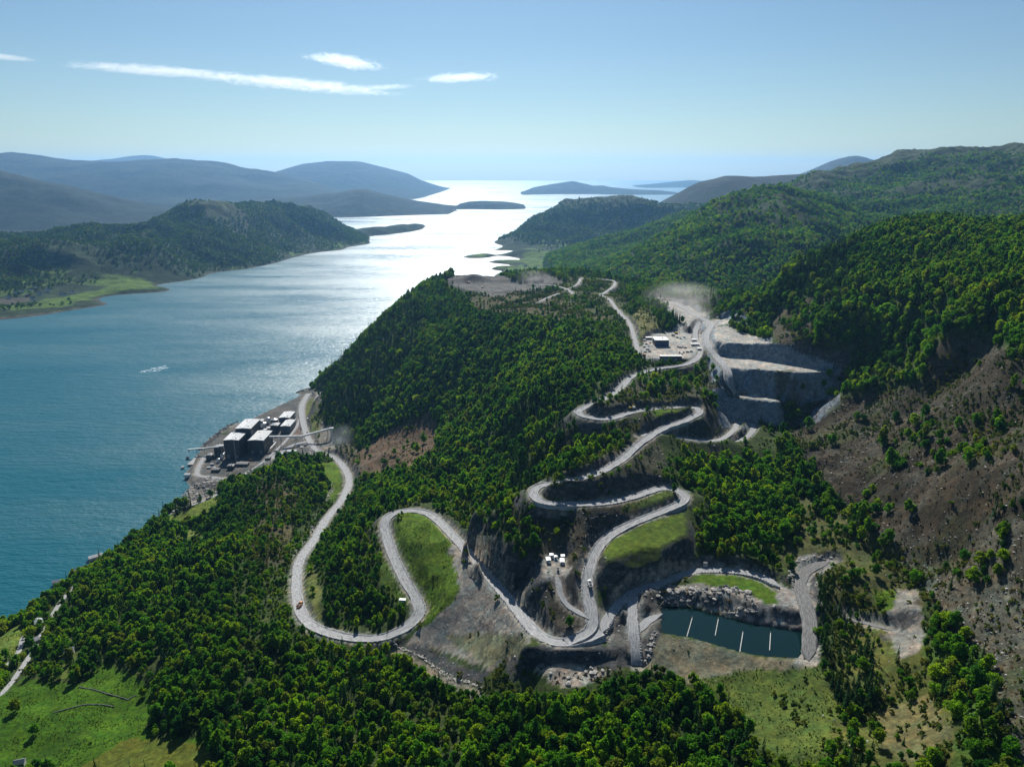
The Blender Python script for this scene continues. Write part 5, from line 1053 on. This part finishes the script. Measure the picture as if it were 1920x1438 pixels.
# ---- farmhouses on the left
for px, py, w, d, h, l, wall, roof, rz in ((131, 1226, 8, 7, 4.5, 'white farmhouse beside the clearing above the meadow', 'white', 'roof_pale', 0.5), (122, 1240, 5, 4, 2.6, 'small white outhouse below the farmhouse', 'white', 'slate', 0.4), (317, 1338, 6, 5, 3.4, 'small pale cabin in the trees right of the meadow', 'offwhite', 'roof_pale', 0.2), (73, 1174, 8, 9, 5, 'house with a pale gabled roof above the coast road', 'offwhite', 'roof_pale', 0.7), (64, 1206, 9, 7, 4, 'grey-roofed house beside the coast road', 'offwhite', 'steel', 0.9), (180, 1048, 16, 8, 4, 'long grey shed roof among the trees near the shore', 'offwhite', 'roof_pale', 0.7), (152, 1070, 11, 7, 4, 'grey-roofed boathouse in the shore wood', 'red', 'slate', 0.7), (107, 1096, 8, 7, 4.5, 'pale house hidden in the shore wood', 'offwhite', 'roof_pale', 0.3), (30, 1240, 5, 4, 3, 'white shed at the end of the farm lane', 'white', 'white', 0.6), (38, 1436, 7, 5, 3.5, 'shed with a pale roof at the bottom left edge', 'offwhite', 'roof_pale', 0.3)):
    shed(px, py, w, d, h, l, wall, roof, rz, name='house', ridge=2.0)
# stone walls on the meadow
def stone_wall(pts, label):
    ps = [hit(*q) for q in pts]; e = empty('stone_wall', tuple(ps[0])); tag(e, label, 'wall'); r_ = random.Random(len(label))
    for a, b in zip(ps[:-1], ps[1:]):
        n = max(1, int((b - a).length / 1.5))
        for i in range(n):
            q = a.lerp(b, (i + .5) / n); q.z = float(LAND.at(q.x, q.y)); d = (b - a); key = 'stone%d' % r_.randrange(4)
            if key not in PRO: PRO[key] = MB().box((0, 0, -0.3), (1.6, 0.8, 0.75 + 0.1 * int(key[-1])), taper=(0.85, 0.6)).mesh('stone', 'rock_dark')
            s = link('stone', PRO[key], e, q - ps[0], math.atan2(d.y, d.x) + r_.uniform(-.3, .3))
stone_wall([(148, 1288), (170, 1292), (200, 1302), (240, 1312), (256, 1304)], 'dark dry stone wall crossing the upper meadow')
stone_wall([(100, 1338), (130, 1328), (165, 1321), (190, 1321), (214, 1326)], 'dry stone wall along the bank in the middle of the meadow')
# ---- pond booms
for i, (a, b, w_) in enumerate((((1298, 1158), (1288, 1193), 'leftmost'), ((1347, 1160), (1341, 1191), 'second from left'), ((1393, 1185), (1387, 1223), 'third from left'), ((1445, 1186), (1443, 1219), 'rightmost'))):
    p, q = at(*a, POND_Z + 0.15), at(*b, POND_Z + 0.15); e = empty('floating_boom', tuple(p)); tag(e, 'thin white floating boom across the pond, %s of four' % w_, 'boom')
    n = 9; d = q - p
    for k in range(n): MB().cyl(d * (k / n + 0.004), d * ((k + 1) / n - 0.004), 0.30, n=8).build('float', 'offwhite', e)
    MB().cyl(Vector((0, 0, -1)), Vector((0, 0, 1.2)), 0.2, n=6).build('post', 'steel', e)
# ---- houses of the villages far off
def village(h, name, spots, lab, grp, sc=1.0):
    for px, py, c in spots:
        a, b, k = ray(px, py); t = np.arange(1500, 6000, 3.0); z = HC + k * t; g = h.at(a * t, b * t); i = int(np.argmax(z <= g))
        p = Vector((a * t[i], b * t[i], float(g[i]))); key = ('house', c)
        if key not in PRO:
            e = empty('house', (0, 0, 0)); PRO[key] = e
            MB().box((0, 0, -2), (11, 8, 7)).build('wall', c, e); r = MB(); r.quad((-6, -4.5, 5), (6, -4.5, 5), (6, 0, 8.5), (-6, 0, 8.5)); r.quad((-6, 0, 8.5), (6, 0, 8.5), (6, 4.5, 5), (-6, 4.5, 5)); r.quad((-6, 4.5, 5), (-6, -4.5, 5), (-6, 0, 8.5)); r.quad((6, -4.5, 5), (6, 4.5, 5), (6, 0, 8.5)); r.build('roof', 'slate' if c == 'white' else 'roof_pale', e)
            o = e; o.location = p
        else: o = copy_tree(PRO[key], p, 0)
        o.rotation_euler = (0, 0, random.uniform(-.6, .6)); o.scale = (sc,) * 3; tag(o, lab % {'white': 'white', 'red': 'red', 'offwhite': 'pale'}[c], 'house', grp)
village(HD, 'house', [(30,550,'white'),(42,548,'white'),(58,546,'white'),(52,556,'red'),(62,562,'white'),(75,553,'offwhite'),(115,552,'white'),(122,555,'white'),(135,550,'white'),(90,547,'offwhite'),(18,560,'white'),(68,543,'red')], '%s house in the hamlet on the far shore meadows', 'houses of the hamlet across the fjord', 1.3)
village(HG, 'house', [(944,515,'white'),(955,511,'white'),(968,508,'red'),(975,516,'white'),(1003,505,'white'),(985,500,'offwhite'),(962,521,'white'),(1020,497,'white')], '%s farmhouse on the green fields beyond the hilltop', 'farmhouses beyond the hilltop', 1.3)
# ---- boats
def boat(px, py, L, label):
    p = at(px, py, 0); e = empty('ship', (p.x, p.y, 0), R(15)); tag(e, label, 'ship'); w = L * 0.2; h = L * 0.09
    hull = MB(); pts = [(-L / 2, -w / 2), (L * .3, -w / 2), (L / 2, 0), (L * .3, w / 2), (-L / 2, w / 2)]; hull.prism(pts, -1, h); hull.build('hull', 'black', e); MB().box((-L * .3, 0, h + 0.02), (L * .2, w * .8, L * .14), taper=(.85, .9)).build('wheelhouse', 'white', e); MB().cyl((-L * .25, 0, h + L * .14), (-L * .25, 0, h + L * .26), L * .012, n=6).build('mast', 'steel', e)
boat(831, 353, 160, 'dark ship far out at the mouth of the fjord'); boat(853, 396, 60, 'small dark boat beside the low island')
# ------------------------------------------------------------------ loose rock
def rock_mesh(seed, mat):
    bm = bmesh.new(); bmesh.ops.create_icosphere(bm, subdivisions=1, radius=1.0); r = random.Random(seed)
    ax = Vector((r.uniform(.7, 1.3), r.uniform(.7, 1.3), r.uniform(.5, .9)))
    for v in bm.verts: v.co = Vector((v.co.x * ax.x, v.co.y * ax.y, v.co.z * ax.z)) * r.uniform(0.7, 1.2)
    me = bpy.data.meshes.new('rock'); bm.to_mesh(me); bm.free(); me.materials.append(M[mat]); return me
lib_col('rock', [rock_mesh(i, 'rock') for i in range(4)]); lib_col('rock_dark', [rock_mesh(10 + i, 'rock_dark') for i in range(4)])
def rocks(name, lib, x, y, s, label, dz=0.0):
    z = LAND.at(x, y); n = len(x)
    scatter(name, lib, np.column_stack([x, y, z + s * 0.15 + dz]), rng.uniform(0, 6.28, n), np.column_stack([s * rng.uniform(.7, 1.3, n), s * rng.uniform(.7, 1.3, n), s * rng.uniform(.6, 1.1, n)]), rng.integers(0, 4, n), label, 'rocks')
rx, ry = jitter_grid(-600, 900, 200, 1350, 2.6, 8); rz_ = LAND.at(rx, ry); ok = in_view(rx, ry, rz_, 10); rx, ry = rx[ok], ry[ok]
d_ = LAND.field(RUB, rx, ry) * (0.35 + 0.9 * fbm(rx, ry, 14, 3, 401)); u = rng.uniform(size=len(rx))
pale = u < d_ * 0.55; dk = (u > 0.5) & (u < 0.5 + d_ * 0.35)
rpx, rpy = proj(rx, ry, LAND.at(rx, ry)); pond_r = inpoly(rpx, rpy, [(1185,1100),(1420,1100),(1515,1200),(1240,1150)]) | inpoly(rpx, rpy, [(990,1240),(1160,1240),(1090,1300)]) | inpoly(rpx, rpy, [(340,880),(430,900),(360,950)])
s_ = np.where(pond_r, rng.uniform(0.7, 2.6, len(rx)), rng.uniform(0.25, 0.9, len(rx)) ** 1.5 * 1.1)
rocks('rubble', 'rock', rx[pale], ry[pale], s_[pale], 'pale broken rock strewn over the cleared slopes and pond bank')
rocks('rubble', 'rock_dark', rx[dk], ry[dk], s_[dk], 'dark broken rock and stumps strewn over the cleared slopes')
print('ROCKS', pale.sum(), dk.sum())
def line_rocks(name, pts, step, smin, smax, spread, label, lib='rock', world=False):
    p = catmull([(*hit(*q),) if not world else q for q in pts], step); n = len(p); x = p[:, 0] + rng.normal(0, spread, n); y = p[:, 1] + rng.normal(0, spread, n)
    rocks(name, lib, x, y, rng.uniform(smin, smax, n), label)
line_rocks('stream_stones', [(584,826),(582,850),(586,868),(600,885),(615,900),(622,915),(612,940),(596,968),(580,1000),(560,1030),(540,1052)], 0.9, 0.5, 1.5, 1.6, 'white stones of the stream bed left of the valley road')
line_rocks('channel_stones', [(738,1206),(770,1224),(800,1240),(830,1262),(850,1276),(880,1282),(905,1288)], 0.7, 0.5, 1.1, 0.7, 'pale stones edging the drainage channel below the gravel slope')
line_rocks('channel_stones', [(1228,1184),(1222,1205),(1215,1230),(1212,1248)], 0.6, 0.5, 1.2, 1.0, 'pale stones down the left edge of the pond lawn')
line_rocks('channel_stones', [(1482,1085),(1484,1062),(1500,1050),(1530,1047),(1556,1046)], 0.7, 0.5, 1.3, 1.0, 'pale stones along the upper inlet channel')
line_rocks('channel_stones', [(1484,1088),(1496,1108),(1506,1130),(1511,1160),(1508,1188)], 0.7, 0.5, 1.3, 1.0, 'pale stones along the lower inlet channel beside the gravel shelf')
line_rocks('shore_stones', [(348,940),(352,925),(365,915),(385,905),(410,900)], 0.8, 0.8, 2.2, 3.5, 'pale boulders on the shore below the plant')
line_rocks('shore_stones', [(372,846),(400,822),(432,797),(465,775),(500,755),(535,742),(565,733),(585,722)], 0.7, 0.8, 2.4, 3.0, 'dark boulders along the outer shore of the plant', 'rock_dark')
# boulders set along the road edges
for k, off, st in (('spur', 1, 2.2), ('pond', -1, 2.4), ('haul', -1, 4.2), ('climb', 1, 4.2)):
    p = RP[k]; t = np.gradient(p[:, :2], axis=0); t /= np.linalg.norm(t, axis=1)[:, None]; w = RW[k] / 2 * 1.02
    q = np.column_stack([p[:, 0] - t[:, 1] * off * w, p[:, 1] + t[:, 0] * off * w, p[:, 2]]); arc = np.concatenate([[0], np.cumsum(np.linalg.norm(np.diff(q, axis=0), axis=1))])
    s = np.arange(0, arc[-1], st); n = len(s); x = np.interp(s, arc, q[:, 0]); y = np.interp(s, arc, q[:, 1]); z = np.interp(s, arc, q[:, 2]); sz = rng.uniform(0.45, 0.85, n)
    scatter('edge_boulders', 'rock', np.column_stack([x, y, z + 0.35]), rng.uniform(0, 6.28, n), np.column_stack([sz, sz, sz]), rng.integers(0, 4, n), 'row of guard boulders along a road edge', 'boulders')
# ------------------------------------------------------------------ foam left by a boat on the fjord
fm = MB(); r_ = random.Random(3)
for a, b, w_ in (((262, 699), (285, 692), 5), ((285, 692), (312, 686), 4), ((285, 697), (303, 692), 4), ((300, 690), (314, 690), 3)):
    p, q = at(*a, 0), at(*b, 0); n = 26
    for i in range(n):
        c = p.lerp(q, i / n) + Vector((r_.gauss(0, 4), r_.gauss(0, w_), 0)); w2 = r_.uniform(0.5, 2.6); fm.prism([(c.x + w2 * math.cos(t), c.y + w2 * 0.8 * math.sin(t)) for t in (0, .9, 1.9, 2.8, 3.8, 4.7, 5.6)], 0.02, 0.12 + 0.02 * (i % 5))
tag(fm.build('foam', 'foam'), 'white streak of foam left by a boat on the open fjord', 'foam', kind='stuff')
# ------------------------------------------------------------------ clouds: thin lens-shaped sheets of vapour high over the horizon
def cloud(x0, y0, x1, y1, th, dist, dens, label, seed, thr=0.5, streak=9.0):
    """a flat lens of vapour; density thins out from its core and is combed into streaks"""
    a, b = Vector(PY(x0, y0, dist)), Vector(PY(x1, y1, dist)); c = (a + b) / 2; L = (b - a).length; rx = math.atan2(b.z - a.z, b.x - a.x); rad = th * dist / FPX * 0.5
    m, nt, v = volume_mat('cloud', (1, 1, 1), dens, 0.7)
    tc = N(nt, 'ShaderNodeTexCoord'); ln = N(nt, 'ShaderNodeVectorMath', operation='LENGTH'); nt.links.new(tc.outputs['Object'], ln.inputs[0])
    mp = N(nt, 'ShaderNodeMapping'); mp.inputs['Location'].default_value = (seed * 3.1, seed, 0); mp.inputs['Scale'].default_value = (streak, 1.0, 1.5); mp.inputs['Rotation'].default_value = (0, R(8), 0); nt.links.new(tc.outputs['Object'], mp.inputs['Vector'])
    nz = N(nt, 'ShaderNodeTexNoise', Scale=1.6, Detail=8.0, Roughness=0.68, Distortion=1.2); nt.links.new(mp.outputs[0], nz.inputs['Vector'])
    p2 = N(nt, 'ShaderNodeMath', operation='POWER'); p2.inputs[1].default_value = 1.6; nt.links.new(ln.outputs['Value'], p2.inputs[0])
    sb = N(nt, 'ShaderNodeMath', operation='MULTIPLY_ADD'); sb.inputs[1].default_value = -0.42; nt.links.new(p2.outputs[0], sb.inputs[0]); nt.links.new(nz.outputs['Fac'], sb.inputs[2])
    mr = N(nt, 'ShaderNodeMapRange'); mr.inputs['From Min'].default_value = thr - 0.32; mr.inputs['From Max'].default_value = thr + 0.12; mr.inputs['To Max'].default_value = dens; nt.links.new(sb.outputs[0], mr.inputs['Value']); nt.links.new(mr.outputs[0], v.inputs['Density'])
    bm = bmesh.new(); bmesh.ops.create_icosphere(bm, subdivisions=4, radius=1.0)
    me = bpy.data.meshes.new('cloud'); bm.to_mesh(me); bm.free(); me.materials.append(m)
    o = link('cloud', me, None, c); o.rotation_euler = (0, -rx, 0); o.scale = (L / 2, rad * 3, rad); tag(o, label, 'cloud')
CD = 30000
cloud(60, 116, 520, 150, 26, CD, 0.0017, 'upper left half of the long thin cloud streak', 1, 0.56, 8.0); cloud(300, 136, 800, 180, 30, CD, 0.0018, 'thicker lower right half of the long cloud streak', 2, 0.57, 8.0)
cloud(640, 168, 800, 160, 14, CD, 0.0014, 'faint combed wisp at the right end of the long streak', 6, 0.57, 5.0)
cloud(545, 102, 745, 130, 30, CD, 0.0017, 'short bright lens cloud above the long streak', 3, 0.57, 4.5); cloud(765, 150, 960, 142, 22, CD, 0.0017, 'small bright lens cloud, rightmost', 4, 0.55, 4.0); cloud(-60, 101, 76, 114, 12, CD, 0.0016, 'thin cloud wisp at the left edge', 5, 0.46, 4.0)
# ------------------------------------------------------------------ dust and smoke
def puff(name, px, py, z, sx, sy, sz, dens, label, color=(0.95, 0.93, 0.9), rz=0.0):
    p = hit(px, py); m, nt, v = volume_mat(name, color, dens, 0.3)
    tc = N(nt, 'ShaderNodeTexCoord'); ln = N(nt, 'ShaderNodeVectorMath', operation='LENGTH'); nt.links.new(tc.outputs['Object'], ln.inputs[0])
    fo = N(nt, 'ShaderNodeMapRange'); fo.inputs['From Min'].default_value = 0.15; fo.inputs['From Max'].default_value = 0.95; fo.inputs['To Min'].default_value = 1; fo.inputs['To Max'].default_value = 0; nt.links.new(ln.outputs['Value'], fo.inputs['Value'])
    nz = N(nt, 'ShaderNodeTexNoise', Scale=1.7, Detail=4.0); nt.links.new(tc.outputs['Object'], nz.inputs['Vector'])
    nr = N(nt, 'ShaderNodeMapRange'); nr.inputs['From Min'].default_value = 0.30; nr.inputs['From Max'].default_value = 0.75; nr.inputs['To Max'].default_value = dens * 2; nt.links.new(nz.outputs['Fac'], nr.inputs['Value'])
    mu = N(nt, 'ShaderNodeMath', operation='MULTIPLY'); nt.links.new(fo.outputs[0], mu.inputs[0]); nt.links.new(nr.outputs[0], mu.inputs[1]); nt.links.new(mu.outputs[0], v.inputs['Density'])
    bm = bmesh.new(); bmesh.ops.create_icosphere(bm, subdivisions=3, radius=1.0); me = bpy.data.meshes.new(name); bm.to_mesh(me); bm.free(); me.materials.append(m)
    o = link(name, me, None, (p.x, p.y, p.z + z), rz); o.scale = (sx, sy, sz); tag(o, label, 'dust', kind='stuff')
puff('dust_cloud', 1282, 575, 14, 85, 120, 34, 0.006, 'pale dust blowing over the upper quarry junction'); puff('dust_cloud', 1305, 594, 6, 40, 70, 16, 0.010, 'thick pale dust on the quarry road junction')
puff('dust_cloud', 640, 835, 14, 28, 44, 26, 0.006, 'blue-grey smoke at the foot of the cliff by the plant', (0.8, 0.88, 0.95)); puff('dust_cloud', 1000, 528, 8, 50, 70, 20, 0.008, 'thin dust drifting off the hilltop')
